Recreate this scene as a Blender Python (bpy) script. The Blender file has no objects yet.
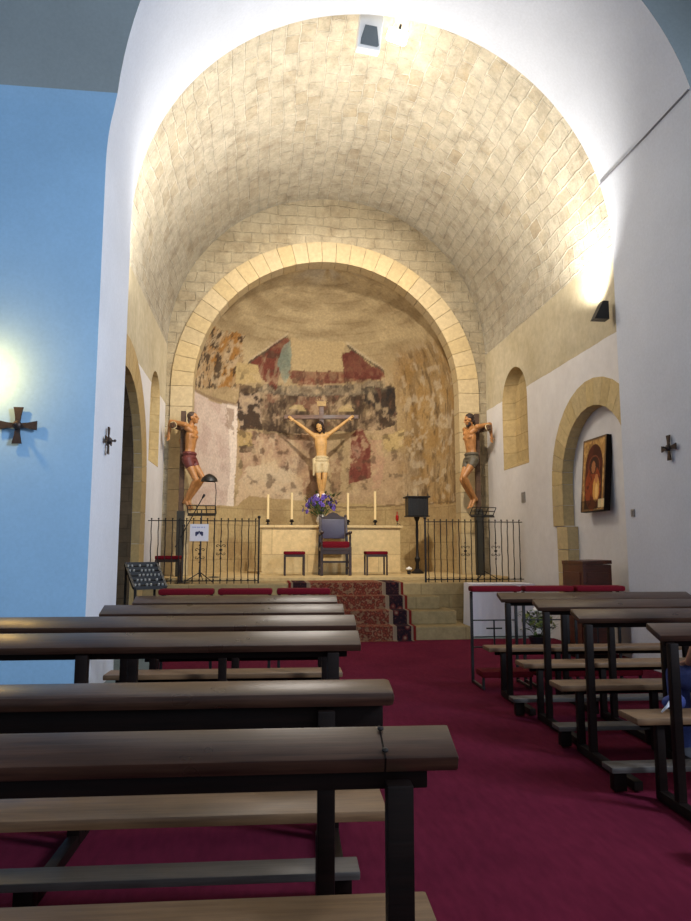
import bpy, bmesh, math, random
import numpy as np
from mathutils import Vector, Matrix, Euler
random.seed(7)
PI = math.pi
D = bpy.data
SC = bpy.context.scene
COL = SC.collection
V = Vector
R = math.radians

# ------------------------------------------------------------------ tags
def tag(o, label=None, cat=None, group=None, kind=None):
    if label: o['label'] = label
    if cat: o['category'] = cat
    if group: o['group'] = group
    if kind: o['kind'] = kind
    return o

def thing(name, label, cat, loc=(0, 0, 0), rz=0.0, group=None):
    o = D.objects.new(name, None); COL.objects.link(o)
    o.empty_display_size = .1
    o.location = loc; o.rotation_euler = (0, 0, rz)
    return tag(o, label, cat, group)

def dup(root, loc, rz, label=None, group=None):
    def cp(o, parent):
        c = o.copy(); COL.objects.link(c)
        if parent is not None:
            c.parent = parent
        for ch in [x for x in kids[o.name]]:
            cp(ch, c)
        return c
    kids = {}
    def walk(o):
        kids[o.name] = list(o.children)
        for ch in o.children: walk(ch)
    walk(root)
    r = cp(root, None)
    r.location = loc; r.rotation_euler = (0, 0, rz)
    if label: r['label'] = label
    if group: r['group'] = group
    return r

# ------------------------------------------------------------------ mesh builder
class MB:
    def __init__(s):
        s.bm = bmesh.new()
    def _xf(s, verts, M):
        for v in verts: v.co = M @ v.co
    def box(s, c, size, rot=None, bevel=0.0):
        r = bmesh.ops.create_cube(s.bm, size=1.0)
        vs = r['verts']
        M = Matrix.Translation(c) @ (rot.to_matrix().to_4x4() if rot is not None else Matrix()) @ Matrix.Diagonal((size[0], size[1], size[2], 1))
        s._xf(vs, M)
        if bevel > 0:
            es = set(e for v in vs for e in v.link_edges)
            bmesh.ops.bevel(s.bm, geom=list(es), offset=bevel, segments=2, affect='EDGES', profile=.6)
        return s
    def span(s, a, b, bevel=0.0):
        a = V(a); b = V(b)
        return s.box((a + b) / 2, [abs(x) for x in (b - a)], None, bevel)
    def bar(s, p0, p1, w, h, bevel=0.0, up=(0, 0, 1)):
        p0 = V(p0); p1 = V(p1); d = p1 - p0
        z = d.normalized(); u = V(up)
        if abs(z.dot(u)) > .98: u = V((0, 1, 0))
        x = u.cross(z).normalized(); y = z.cross(x)
        M3 = Matrix((x, y, z)).transposed()
        r = bmesh.ops.create_cube(s.bm, size=1.0); vs = r['verts']
        M = Matrix.Translation((p0 + p1) / 2) @ M3.to_4x4() @ Matrix.Diagonal((w, h, d.length, 1))
        s._xf(vs, M)
        if bevel > 0:
            es = set(e for v in vs for e in v.link_edges)
            bmesh.ops.bevel(s.bm, geom=list(es), offset=bevel, segments=2, affect='EDGES', profile=.6)
        return s
    def tube(s, pts, r, seg=8, caps=True):
        pts = [V(p) for p in pts]
        rs = r if isinstance(r, (list, tuple)) else [r] * len(pts)
        rings = []
        prev = None
        for i, p in enumerate(pts):
            if i == 0: t = pts[1] - pts[0]
            elif i == len(pts) - 1: t = pts[-1] - pts[-2]
            else: t = (pts[i + 1] - p).normalized() + (p - pts[i - 1]).normalized()
            t.normalize()
            if prev is None:
                u = V((0, 0, 1)) if abs(t.z) < .9 else V((1, 0, 0))
                x = u.cross(t).normalized()
            else:
                x = (prev - t * prev.dot(t)).normalized()
            prev = x; y = t.cross(x)
            rings.append([s.bm.verts.new(p + (x * math.cos(a) + y * math.sin(a)) * rs[i]) for a in [2 * PI * k / seg for k in range(seg)]])
        for a, b in zip(rings, rings[1:]):
            for k in range(seg):
                s.bm.faces.new((a[k], a[(k + 1) % seg], b[(k + 1) % seg], b[k]))
        if caps:
            s.bm.faces.new(rings[0][::-1]); s.bm.faces.new(rings[-1])
        return s
    def lathe(s, prof, c=(0, 0, 0), seg=20):
        c = V(c); rings = []
        for (r, z) in prof:
            r = max(r, .0004)
            rings.append([s.bm.verts.new(c + V((r * math.cos(2 * PI * k / seg), r * math.sin(2 * PI * k / seg), z))) for k in range(seg)])
        for a, b in zip(rings, rings[1:]):
            for k in range(seg):
                s.bm.faces.new((a[k], a[(k + 1) % seg], b[(k + 1) % seg], b[k]))
        s.bm.faces.new(rings[0][::-1]); s.bm.faces.new(rings[-1])
        return s
    def ball(s, c, r, rot=None, sub=2):
        rr = r if isinstance(r, (list, tuple)) else (r, r, r)
        o = bmesh.ops.create_icosphere(s.bm, subdivisions=sub, radius=1.0)
        M = Matrix.Translation(c) @ (rot if rot is not None else Matrix()) @ Matrix.Diagonal((rr[0], rr[1], rr[2], 1))
        s._xf(o['verts'], M)
        return s
    def cone(s, p0, r0, p1, r1):
        p0 = V(p0); p1 = V(p1); L = (p1 - p0).length
        n = max(2, int(L / (min(r0, r1) * .45)) + 1)
        for i in range(n + 1):
            t = i / n
            s.ball(p0.lerp(p1, t), r0 + (r1 - r0) * t, sub=2)
        return s
    def prism(s, poly, M, d):
        """poly: 2-D points; placed by matrix M (local x,y plane), extruded d along local z"""
        a = [s.bm.verts.new(M @ V((x, y, 0))) for x, y in poly]
        b = [s.bm.verts.new(M @ V((x, y, d))) for x, y in poly]
        n = len(poly)
        s.bm.faces.new(a[::-1]); s.bm.faces.new(b)
        for k in range(n):
            s.bm.faces.new((a[k], a[(k + 1) % n], b[(k + 1) % n], b[k]))
        return s
    def grid(s, fn, nu, nv, uvfn=None):
        vs = [[s.bm.verts.new(fn(i / nu, j / nv)) for j in range(nv + 1)] for i in range(nu + 1)]
        uvl = s.bm.loops.layers.uv.verify() if uvfn else None
        for i in range(nu):
            for j in range(nv):
                f = s.bm.faces.new((vs[i][j], vs[i + 1][j], vs[i + 1][j + 1], vs[i][j + 1]))
                if uvfn:
                    for l, (a, b) in zip(f.loops, ((i, j), (i + 1, j), (i + 1, j + 1), (i, j + 1))):
                        l[uvl].uv = uvfn(a / nu, b / nv)
        return s
    def mesh(s, name, normals=True):
        if normals: bmesh.ops.recalc_face_normals(s.bm, faces=s.bm.faces)
        me = D.meshes.new(name); s.bm.to_mesh(me); s.bm.free()
        return me
    def build(s, name, m, parent=None, smooth=False, loc=None, normals=True):
        me = s.mesh(name, normals)
        if m is not None: me.materials.append(m)
        o = D.objects.new(name, me); COL.objects.link(o)
        if parent is not None: o.parent = parent
        if loc is not None: o.location = loc
        if smooth == 'auto':
            for p in me.polygons: p.use_smooth = True
            try: me.set_sharp_from_angle(angle=R(38))
            except Exception: pass
        elif smooth:
            for p in me.polygons: p.use_smooth = True
        return o

def remeshed(mb, name, m, parent, voxel=.009, smooth=5):
    me = mb.mesh(name + '_raw')
    t = D.objects.new('tmp', me); COL.objects.link(t)
    r = t.modifiers.new('r', 'REMESH'); r.mode = 'VOXEL'; r.voxel_size = voxel; r.use_smooth_shade = True
    sm = t.modifiers.new('s', 'SMOOTH'); sm.factor = .5; sm.iterations = smooth
    dg = bpy.context.evaluated_depsgraph_get()
    ev = D.meshes.new_from_object(t.evaluated_get(dg))
    D.objects.remove(t); D.meshes.remove(me)
    ev.name = name
    ev.materials.clear(); ev.materials.append(m)
    for p in ev.polygons: p.use_smooth = True
    o = D.objects.new(name, ev); COL.objects.link(o); o.parent = parent
    return o

def boolcut(o, cutters):
    dg = None
    for c in cutters:
        b = o.modifiers.new('b', 'BOOLEAN'); b.operation = 'DIFFERENCE'; b.object = c; b.solver = 'EXACT'
    dg = bpy.context.evaluated_depsgraph_get()
    me = D.meshes.new_from_object(o.evaluated_get(dg))
    old = o.data; o.modifiers.clear(); o.data = me
    for c in cutters: D.objects.remove(c)

# ------------------------------------------------------------------ materials
class NT:
    def __init__(s, name):
        s.m = D.materials.new(name); s.m.use_nodes = True
        s.t = s.m.node_tree; s.b = s.t.nodes['Principled BSDF']
    def n(s, typ, **kw):
        o = s.t.nodes.new(typ)
        for k, v in kw.items():
            if k in o.inputs: o.inputs[k].default_value = v
            else: setattr(o, k, v)
        return o
    def l(s, a, b): s.t.links.new(a, b)
    def noise(s, scale, detail=4, vec=None, rough=.6, stretch=None):
        o = s.n('ShaderNodeTexNoise'); o.inputs['Scale'].default_value = scale; o.inputs['Detail'].default_value = detail; o.inputs['Roughness'].default_value = rough
        if vec is None: vec = s.n('ShaderNodeTexCoord').outputs['Object']
        if stretch:
            mp = s.n('ShaderNodeMapping'); mp.inputs['Scale'].default_value = stretch; s.l(vec, mp.inputs[0]); vec = mp.outputs[0]
        s.l(vec, o.inputs['Vector'])
        return o.outputs['Fac']
    def ramp(s, fac, stops):
        o = s.n('ShaderNodeValToRGB'); cr = o.color_ramp
        while len(cr.elements) < len(stops): cr.elements.new(.5)
        for e, (p, c) in zip(cr.elements, stops):
            e.position = p; e.color = (c[0], c[1], c[2], 1) if not isinstance(c, (int, float)) else (c, c, c, 1)
        s.l(fac, o.inputs[0]); return o.outputs[0]
    def mix(s, a, b, fac, mode='MIX'):
        o = s.n('ShaderNodeMix'); o.data_type = 'RGBA'; o.blend_type = mode
        for val, idx in ((fac, 0), (a, 6), (b, 7)):
            if isinstance(val, (int, float)): o.inputs[idx].default_value = val
            elif isinstance(val, (tuple, list)): o.inputs[idx].default_value = (val[0], val[1], val[2], 1)
            else: s.l(val, o.inputs[idx])
        return o.outputs[2]
    def math(s, op, a, b=0.0):
        o = s.n('ShaderNodeMath'); o.operation = op
        for v, i in ((a, 0), (b, 1)):
            if isinstance(v, (int, float)): o.inputs[i].default_value = v
            else: s.l(v, o.inputs[i])
        return o.outputs[0]
    def bump(s, h, strength=.3, dist=.01):
        o = s.n('ShaderNodeBump'); o.inputs['Strength'].default_value = strength; o.inputs['Distance'].default_value = dist
        s.l(h, o.inputs['Height']); s.l(o.outputs[0], s.b.inputs['Normal'])
    def color(s, c):
        if isinstance(c, (tuple, list)): s.b.inputs['Base Color'].default_value = (c[0], c[1], c[2], 1)
        else: s.l(c, s.b.inputs['Base Color'])
        return s
    def set(s, **kw):
        for k, v in kw.items(): s.b.inputs[k.replace('_', ' ')].default_value = v
        return s

def lin(r, g, b):
    f = lambda c: (c / 255 / 12.92) if c / 255 <= .04045 else ((c / 255 + .055) / 1.055) ** 2.4
    return (f(r), f(g), f(b))
def sc(c, k): return (c[0] * k, c[1] * k, c[2] * k)

def plain(name, c, rough=.6, var=.18, nscale=12, metal=0.0, bump=0.0, stretch=None, spec=None):
    t = NT(name)
    nz = t.noise(nscale, 4, stretch=stretch)
    t.color(t.ramp(nz, [(.25, sc(c, 1 - var)), (.75, sc(c, 1 + var))]))
    t.set(Roughness=rough, Metallic=metal)
    if spec is not None: t.b.inputs['Specular IOR Level'].default_value = spec
    if bump: t.bump(nz, bump, .01)
    return t.m

def wood(name, c0, c1, rough=.4, bump=.15, spec=.5):
    t = NT(name)
    g = t.noise(3.0, 6, stretch=(1.2, 22, 22), rough=.65)
    w = t.noise(2.2, 3)
    col = t.ramp(g, [(.3, c0), (.7, c1)])
    col = t.mix(col, t.ramp(w, [(.3, .45), (.75, 1.25)]), .8, 'MULTIPLY')
    t.color(col)
    rr = t.ramp(w, [(.3, rough * .7), (.8, min(1, rough * 1.35))]); t.l(rr, t.b.inputs['Roughness'])
    t.b.inputs['Specular IOR Level'].default_value = spec
    t.bump(g, bump, .004)
    return t.m

M = {}
def plaster(name, c, var=.06):
    t = NT(name)
    a = t.noise(1.3, 5); b = t.noise(35, 3)
    t.color(t.mix(t.ramp(a, [(.3, sc(c, 1 - var)), (.7, sc(c, 1 + var * .6))]), t.ramp(b, [(.3, .94), (.7, 1.02)]), 1.0, 'MULTIPLY'))
    t.set(Roughness=.85); t.b.inputs['Specular IOR Level'].default_value = .2
    t.bump(a, .12, .02)
    return t.m
M['white'] = plaster('white_plaster', lin(222, 218, 214))
M['soffit'] = plaster('lavender_white_plaster', lin(208, 212, 220))
M['blue'] = plaster('daylight_tinted_plaster', lin(146, 182, 210), .06)  # white wall paint; its blue daylight cast is put into the base colour
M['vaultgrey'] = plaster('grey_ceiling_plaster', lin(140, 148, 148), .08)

def stone_vault(name, plainness=0.0, dark=1.0):
    t = NT(name)
    uv = t.n('ShaderNodeTexCoord').outputs['UV']
    wob = t.n('ShaderNodeTexNoise'); wob.inputs['Scale'].default_value = 1.8; wob.inputs['Detail'].default_value = 4
    t.l(uv, wob.inputs['Vector'])
    add = t.n('ShaderNodeVectorMath', operation='MULTIPLY_ADD')
    t.l(wob.outputs['Color'], add.inputs[0]); add.inputs[1].default_value = (.22, .17, 0); t.l(uv, add.inputs[2])
    br = t.n('ShaderNodeTexBrick')
    t.l(add.outputs[0], br.inputs['Vector'])
    for k, v in (('Scale', 1.0), ('Mortar Size', .014), ('Mortar Smooth', .7), ('Bias', -.1), ('Brick Width', .34), ('Row Height', .20)):
        br.inputs[k].default_value = v
    br.inputs['Color1'].default_value = (0, 0, 0, 1); br.inputs['Color2'].default_value = (1, 1, 1, 1); br.inputs['Mortar'].default_value = (.3, .3, .3, 1)
    big = t.noise(.55, 5, uv, .6); mid = t.noise(5, 6, uv, .7); fine = t.noise(26, 5, uv, .7); smear = t.noise(1.7, 5, uv, .65)
    stone = t.ramp(br.outputs['Color'], [(0.0, lin(204, 191, 160)), (.5, lin(198, 182, 146)), (.8, lin(184, 162, 118)), (1.0, lin(160, 134, 90))])
    lime = t.ramp(smear, [(.36, 0.0), (.54, 1.0)])
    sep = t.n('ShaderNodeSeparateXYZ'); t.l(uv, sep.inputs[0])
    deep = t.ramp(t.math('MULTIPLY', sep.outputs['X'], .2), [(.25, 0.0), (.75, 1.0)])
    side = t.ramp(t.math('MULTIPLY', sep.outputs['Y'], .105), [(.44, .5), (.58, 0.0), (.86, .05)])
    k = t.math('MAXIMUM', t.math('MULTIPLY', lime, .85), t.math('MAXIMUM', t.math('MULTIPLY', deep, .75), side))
    if plainness: k = t.math('MAXIMUM', k, plainness)
    stone = t.mix(stone, t.ramp(big, [(.3, lin(200, 188, 160)), (.7, lin(186, 170, 136))]), k)
    col = t.mix(stone, lin(234, 224, 198), t.math('MULTIPLY', br.outputs['Fac'], t.math('SUBTRACT', .8, t.math('MULTIPLY', k, .68))))
    col = t.mix(col, t.ramp(mid, [(.28, .68), (.62, 1.08)]), .9, 'MULTIPLY')
    col = t.mix(col, t.ramp(fine, [(.25, .82), (.6, 1.04)]), .8, 'MULTIPLY')
    st = t.noise(1.9, 6, uv, .78)
    col = t.mix(col, lin(140, 120, 88), t.ramp(st, [(.50, 0.0), (.72, .75)]))
    col = t.mix(col, t.ramp(deep, [(0.0, 1.0), (1.0, .80)]), 1.0, 'MULTIPLY')  # dimmer light at the vault's far end is painted into the stone
    if dark < 1: col = t.mix(col, (dark, dark * .94, dark * .84), 1.0, 'MULTIPLY')  # end wall: weaker light there is put into the colour as overall darkening
    hs = t.n('ShaderNodeHueSaturation'); hs.inputs['Saturation'].default_value = .74 if dark == 1 else .9; hs.inputs['Value'].default_value = 1.06; t.l(col, hs.inputs['Color']); col = hs.outputs[0]
    t.color(col); t.set(Roughness=.92)
    t.b.inputs['Specular IOR Level'].default_value = .1
    hgt = t.math('ADD', t.math('ADD', t.math('MULTIPLY', mid, .5), t.math('MULTIPLY', fine, .3)), t.math('MULTIPLY', br.outputs['Fac'], -.3))
    t.bump(hgt, 1.0, .045)
    return t
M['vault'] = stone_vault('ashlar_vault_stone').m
M['endwall'] = stone_vault('rough_end_wall_stone', .97, .74).m

def wall_painted(name, paint_z):
    """rough beige stone above a level, white limewash below it"""
    t = NT(name)
    geo = t.n('ShaderNodeNewGeometry')
    sep = t.n('ShaderNodeSeparateXYZ'); t.l(geo.outputs['Position'], sep.inputs[0])
    nz = t.noise(3, 5, geo.outputs['Position'])
    z = t.math('ADD', sep.outputs['Z'], t.math('MULTIPLY', t.math('SUBTRACT', nz, .5), .03))
    fac = t.math('GREATER_THAN', z, paint_z)
    n1 = t.noise(1.2, 6, geo.outputs['Position'], .7); n2 = t.noise(9, 5, geo.outputs['Position'])
    st = t.mix(t.ramp(n1, [(.3, lin(184, 170, 138)), (.7, lin(204, 192, 164))]), t.ramp(n2, [(.3, .8), (.7, 1.05)]), .8, 'MULTIPLY')
    wh = t.mix(t.ramp(n1, [(.3, lin(214, 208, 202)), (.7, lin(226, 222, 218))]), t.ramp(n2, [(.3, .95), (.7, 1.02)]), 1.0, 'MULTIPLY')
    t.color(t.mix(wh, st, fac)); t.set(Roughness=.88); t.b.inputs['Specular IOR Level'].default_value = .15
    t.bump(n2, .25, .012)
    return t.m
M['wallpaint'] = wall_painted('limewash_below_stone', 3.95)

def stone_plain(name, c, course=None, var=.2):
    t = NT(name)
    geo = t.n('ShaderNodeNewGeometry').outputs['Position']
    n1 = t.noise(1.5, 6, geo, .7); n2 = t.noise(14, 5, geo, .65)
    col = t.mix(t.ramp(n1, [(.3, sc(c, 1 - var)), (.7, sc(c, 1 + var * .7))]), t.ramp(n2, [(.25, .75), (.7, 1.08)]), .9, 'MULTIPLY')
    hgt = n2
    if course:
        sep = t.n('ShaderNodeSeparateXYZ'); t.l(geo, sep.inputs[0])
        cmb = t.n('ShaderNodeCombineXYZ')
        t.l(t.math('ADD', sep.outputs['X'], sep.outputs['Y']), cmb.inputs[0]); t.l(sep.outputs['Z'], cmb.inputs[1])
        br = t.n('ShaderNodeTexBrick'); t.l(cmb.outputs[0], br.inputs['Vector'])
        for k, v in (('Scale', 1.0), ('Mortar Size', .008), ('Mortar Smooth', .2), ('Brick Width', course[0]), ('Row Height', course[1])): br.inputs[k].default_value = v
        br.inputs['Color1'].default_value = (.8, .8, .8, 1); br.inputs['Color2'].default_value = (1.1, 1.05, 1, 1); br.inputs['Mortar'].default_value = (.62, .58, .52, 1)
        col = t.mix(col, br.outputs['Color'], .8, 'MULTIPLY')
    t.color(col); t.set(Roughness=.9); t.b.inputs['Specular IOR Level'].default_value = .15
    t.bump(hgt, .4, .012)
    return t.m
M['stone'] = stone_plain('beige_sandstone', lin(190, 165, 118))
M['stone_course'] = stone_plain('beige_coursed_sandstone', lin(188, 165, 118), (.62, .3))
M['stone_step'] = stone_plain('worn_step_stone', lin(162, 142, 102), (.9, .195), .28)
M['stone_shaded'] = stone_plain('shaded_rubble_stone', lin(96, 82, 64), (.42, .2), .35)  # reveal and back of the left arch: their shade is in the colour
M['altar'] = stone_plain('smooth_cream_stone', lin(216, 190, 140), (1.35, 1.2), .07)

def attr_mat(name, rough=.9, nscale=40, bump=.25, lo=.82, hi=1.12):
    t = NT(name)
    a = t.n('ShaderNodeAttribute'); a.attribute_name = 'Col'
    n2 = t.noise(nscale, 5, t.n('ShaderNodeNewGeometry').outputs['Position'])
    t.color(t.mix(a.outputs['Color'], t.ramp(n2, [(.25, lo), (.75, hi)]), 1.0, 'MULTIPLY'))
    t.set(Roughness=rough); t.b.inputs['Specular IOR Level'].default_value = .15
    t.bump(n2, bump, .01)
    return t.m
M['fresco'] = attr_mat('worn_fresco', nscale=22, lo=.74)
M['voussoir'] = attr_mat('voussoir_stone', nscale=18)
M['painting'] = attr_mat('painted_panel', .45, 30, .05, 1.3, 1.6)

def carpet():
    t = NT('magenta_carpet')
    p = t.n('ShaderNodeTexCoord').outputs['Object']
    n1 = t.noise(420, 2, p); n2 = t.noise(1.6, 5, p); n3 = t.noise(30, 4, p, stretch=(1, .25, 1))
    c = t.ramp(n2, [(.3, lin(84, 22, 40)), (.7, lin(98, 28, 47))])
    c = t.mix(c, t.ramp(n3, [(.3, .8), (.7, 1.12)]), .8, 'MULTIPLY')
    c = t.mix(c, t.ramp(n1, [(.2, .6), (.8, 1.3)]), .8, 'MULTIPLY')
    t.color(c); t.set(Roughness=1.0); t.b.inputs['Specular IOR Level'].default_value = .05
    t.bump(n1, .5, .006)
    return t.m
M['carpet'] = carpet()

def rug():
    t = NT('oriental_runner')
    uv = t.n('ShaderNodeTexCoord').outputs['UV']     # u across 0..1.8 m, v along
    sep = t.n('ShaderNodeSeparateXYZ'); t.l(uv, sep.inputs[0])
    vo = t.n('ShaderNodeTexVoronoi'); vo.inputs['Scale'].default_value = 20; t.l(uv, vo.inputs['Vector'])
    n = t.noise(30, 4, uv, .7); nb = t.noise(7, 3, uv)
    field = t.ramp(vo.outputs['Distance'], [(.1, lin(150, 92, 68)), (.3, lin(132, 64, 50)), (.5, lin(108, 46, 38)), (.7, lin(146, 108, 82))])
    field = t.mix(field, lin(58, 38, 42), t.ramp(n, [(.56, 0.0), (.62, .7)]))
    field = t.mix(field, t.ramp(nb, [(.3, .7), (.7, 1.15)]), .8, 'MULTIPLY')
    vb = t.n('ShaderNodeTexVoronoi'); vb.inputs['Scale'].default_value = 7; t.l(uv, vb.inputs['Vector'])
    border = t.ramp(vb.outputs['Distance'], [(.06, lin(150, 120, 100)), (.2, lin(104, 44, 42)), (.36, lin(36, 28, 36)), (.75, lin(52, 34, 38))])
    border = t.mix(border, lin(110, 60, 52), t.ramp(n, [(.56, 0.0), (.62, .7)]))
    e = t.math('ABSOLUTE', t.math('SUBTRACT', sep.outputs['X'], .9))
    isb = t.math('GREATER_THAN', e, .58)
    stripe = t.math('MULTIPLY', t.math('GREATER_THAN', e, .56), t.math('LESS_THAN', e, .62))
    stripe2 = t.math('MULTIPLY', t.math('GREATER_THAN', e, .83), t.math('LESS_THAN', e, .86))
    c = t.mix(field, border, isb)
    c = t.mix(c, lin(160, 136, 112), t.math('MULTIPLY', t.math('ADD', stripe, stripe2), .75))
    c = t.mix(c, lin(120, 38, 34), t.math('GREATER_THAN', e, .86))
    c = t.mix(c, (.72, .74, .72), 1.0, 'MULTIPLY')
    t.color(c); t.set(Roughness=1.0); t.b.inputs['Specular IOR Level'].default_value = .05
    t.bump(n, .4, .006)
    return t.m
M['rug'] = rug()

M['wood_rest'] = wood('worn_dark_varnished_wood', lin(38, 23, 17), lin(74, 50, 37), .32, .12, .5)
M['wood_dark'] = wood('dark_brown_wood', lin(12, 6, 4), lin(26, 13, 9), .55, .15, .15)
M['wood_seat'] = wood('worn_bench_seat_wood', lin(94, 68, 46), lin(130, 98, 66), .5)
M['wood_kneel'] = wood('grey_kneeler_board_wood', lin(62, 56, 52), lin(90, 84, 80), .55)
M['wood_red'] = wood('reddish_brown_wood', lin(64, 28, 20), lin(104, 50, 34), .42)
M['wood_cross'] = wood('brown_cross_wood', lin(92, 66, 52), lin(136, 102, 82), .6)
M['post_green'] = plain('blackish_green_painted_post', lin(40, 38, 30), .6)
M['wood_old'] = wood('weathered_brown_post', lin(66, 46, 32), lin(104, 76, 54), .7)
M['iron'] = plain('black_wrought_iron', lin(26, 22, 20), .55, .3, 40, .4)
M['blackmetal'] = plain('black_painted_metal', lin(18, 17, 17), .45, .2, 40)
M['bronze'] = plain('dark_bronze', lin(62, 52, 48), .5, .35, 50, .6)
M['velvet'] = plain('red_velvet', lin(98, 14, 26), .85, .2, 60, spec=.1)
M['velvet_dark'] = plain('wine_red_velvet', lin(86, 13, 22), .85, .2, 60, spec=.1)
M['skin'] = plain('polychrome_flesh', lin(206, 160, 96), .5, .18, 14)
M['skin_dark'] = plain('tanned_polychrome_flesh', lin(164, 112, 62), .5, .25, 14)
M['hair'] = plain('dark_brown_hair', lin(44, 28, 20), .7, .4, 60, bump=.6)
M['hair2'] = plain('grey_brown_hair', lin(74, 56, 44), .7, .4, 60, bump=.6)
M['loin_white'] = plain('ivory_carved_cloth', lin(205, 184, 140), .6, .15, 30, bump=.4, stretch=(3, 3, .6))
M['loin_red'] = plain('dark_red_carved_cloth', lin(96, 40, 36), .6, .2, 30, bump=.4)
M['loin_green'] = plain('grey_green_carved_cloth', lin(84, 76, 60), .6, .2, 30, bump=.4)
M['eye'] = plain('dark_eye', lin(24, 16, 12), .2)
M['gold'] = plain('old_gilt', lin(170, 138, 84), .6, .25, 40, .1)
M['wax'] = plain('ivory_wax', lin(232, 206, 150), .5, .05)
M['cloth'] = plain('white_tablecloth', lin(226, 224, 232), .85, .04, 6)
M['leather'] = plain('purple_grey_leather', lin(58, 52, 70), .45, .15, 20)
M['chairwood'] = wood('dark_walnut', lin(36, 22, 16), lin(66, 42, 30), .4)
M['leaf'] = plain('green_leaf', lin(58, 84, 40), .55, .35, 25)
M['leaf_light'] = plain('yellow_green_leaf', lin(134, 146, 70), .55, .3, 25)
M['petal_violet'] = plain('violet_petal', lin(96, 72, 158), .6, .25, 25)
M['petal_white'] = plain('white_petal', lin(232, 228, 220), .6, .06, 25)
M['ceramic'] = plain('white_ceramic', lin(225, 220, 210), .25, .04)
M['pot'] = plain('dark_flower_pot', lin(34, 34, 40), .5)
M['redglass'] = plain('red_votive_glass', lin(150, 24, 18), .15, .1)
M['speaker_white'] = plain('white_painted_metal', lin(225, 226, 226), .4, .04)
M['speaker_grey'] = plain('dark_grey_grille', lin(86, 96, 102), .6, .15, 200)
M['plate'] = plain('grey_plastic', lin(138, 132, 124), .5, .08)
M['jeans'] = plain('blue_denim', lin(52, 66, 120), .85, .25, 90)
M['bagblue'] = plain('navy_blue_fabric', lin(44, 56, 112), .8, .25, 60)
M['shirt'] = plain('white_cotton', lin(214, 212, 220), .9, .05, 20)
M['skin_person'] = plain('fair_skin', lin(190, 136, 106), .55, .08, 20)
M['shoe'] = plain('grey_canvas', lin(90, 90, 96), .8, .1, 40)
M['strap'] = plain('white_webbing', lin(220, 225, 235), .8, .04, 40)
M['tin'] = plain('shiny_tin_candle_cup', lin(190, 190, 186), .35, .1, 30, .6)
M['tilefloor'] = stone_plain('grey_stone_floor', lin(110, 122, 124), None, .15)
M['cable'] = plain('grey_cable', lin(110, 110, 116), .6)

def emit(name, c, s):
    t = NT(name); t.color(c); t.b.inputs['Emission Color'].default_value = (*c, 1); t.b.inputs['Emission Strength'].default_value = s
    return t.m
M['lampface'] = emit('lit_lamp_glass', (1, .95, .82), 14)

# ------------------------------------------------------------------ camera (eye 1.32 m, axis of the chancel = +Y)
EYE = 1.32
PITCH = math.atan((548 - 460.5) / 700); YAW = R(6.73)
cam = D.cameras.new('camera'); co = D.objects.new('camera', cam); COL.objects.link(co)
co.location = (0, 0, EYE); co.rotation_euler = (PI / 2 + PITCH, 0, -YAW)
cam.sensor_fit = 'VERTICAL'; cam.sensor_height = 36; cam.lens = 36 * 700 / 921; cam.clip_start = .02
SC.camera = co
A = R(2.23)                                   # the pews stand turned by this from the chancel's axis
def pw(x, y, z=0.0): return V((x * math.cos(A) + y * math.sin(A), y * math.cos(A) - x * math.sin(A), z))

# ================================================================== SETTING
WL, WR = -1.80, 4.27                          # chancel walls
YF, YE = 7.80, 12.90                          # chancel: arch's inner edge, end wall
CX = 1.20
def S(o, label=None): o['kind'] = 'structure'; return o

mb = MB(); mb.span((-5, -3, -.1), (7, 16.2, 0)); S(mb.build('floor', M['tilefloor']))

# --- soffit of the big arch and nave wall in front of it
AX, AR, AS = 1.35, 2.885, 4.97                # arch centre x, radius, springing
def arch_pts(n=64):
    pts = []
    for i in range(9): pts.append((AX - AR, AS * i / 8))
    for i in range(1, n): 
        a = PI - PI * i / n
        pts.append((AX + AR * math.cos(a), AS + AR * math.sin(a)))
    for i in range(9): pts.append((AX + AR, AS * (1 - i / 8)))
    return pts
def near_y(x, z):
    left = 6.5 if z < 5.62 else 6.5 - .45 * min(1, (z - 5.62) / .75)
    right = 5.93
    t = min(1, max(0, (x - (AX - 2.2)) / 2.5))
    t = t * t * (3 - 2 * t)
    return left * (1 - t) + right * t
P = arch_pts()
mb = MB()
N = len(P) - 1
def fn(u, v):
    x, z = P[int(round(u * N))]
    return V((x, near_y(x, z) * (1 - v) + YF * v, z))
mb.grid(fn, N, 10)
S(mb.build('trim_1', M['soffit'], smooth='auto'))
# return of the arch against the vault (a narrow reveal)
mb = MB()
def fn(u, v):
    x, z = P[int(round(u * N))]
    dx, dz = x - AX, max(0, z - AS)
    k = v * .45
    if z <= AS: return V((x + math.copysign(k, dx), YF, z))
    L = math.hypot(dx, z - AS)
    return V((x + dx / L * k, YF, z + dz / L * k))
mb.grid(fn, N, 1)
S(mb.build('trim_2', M['soffit'], smooth='auto'))
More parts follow.
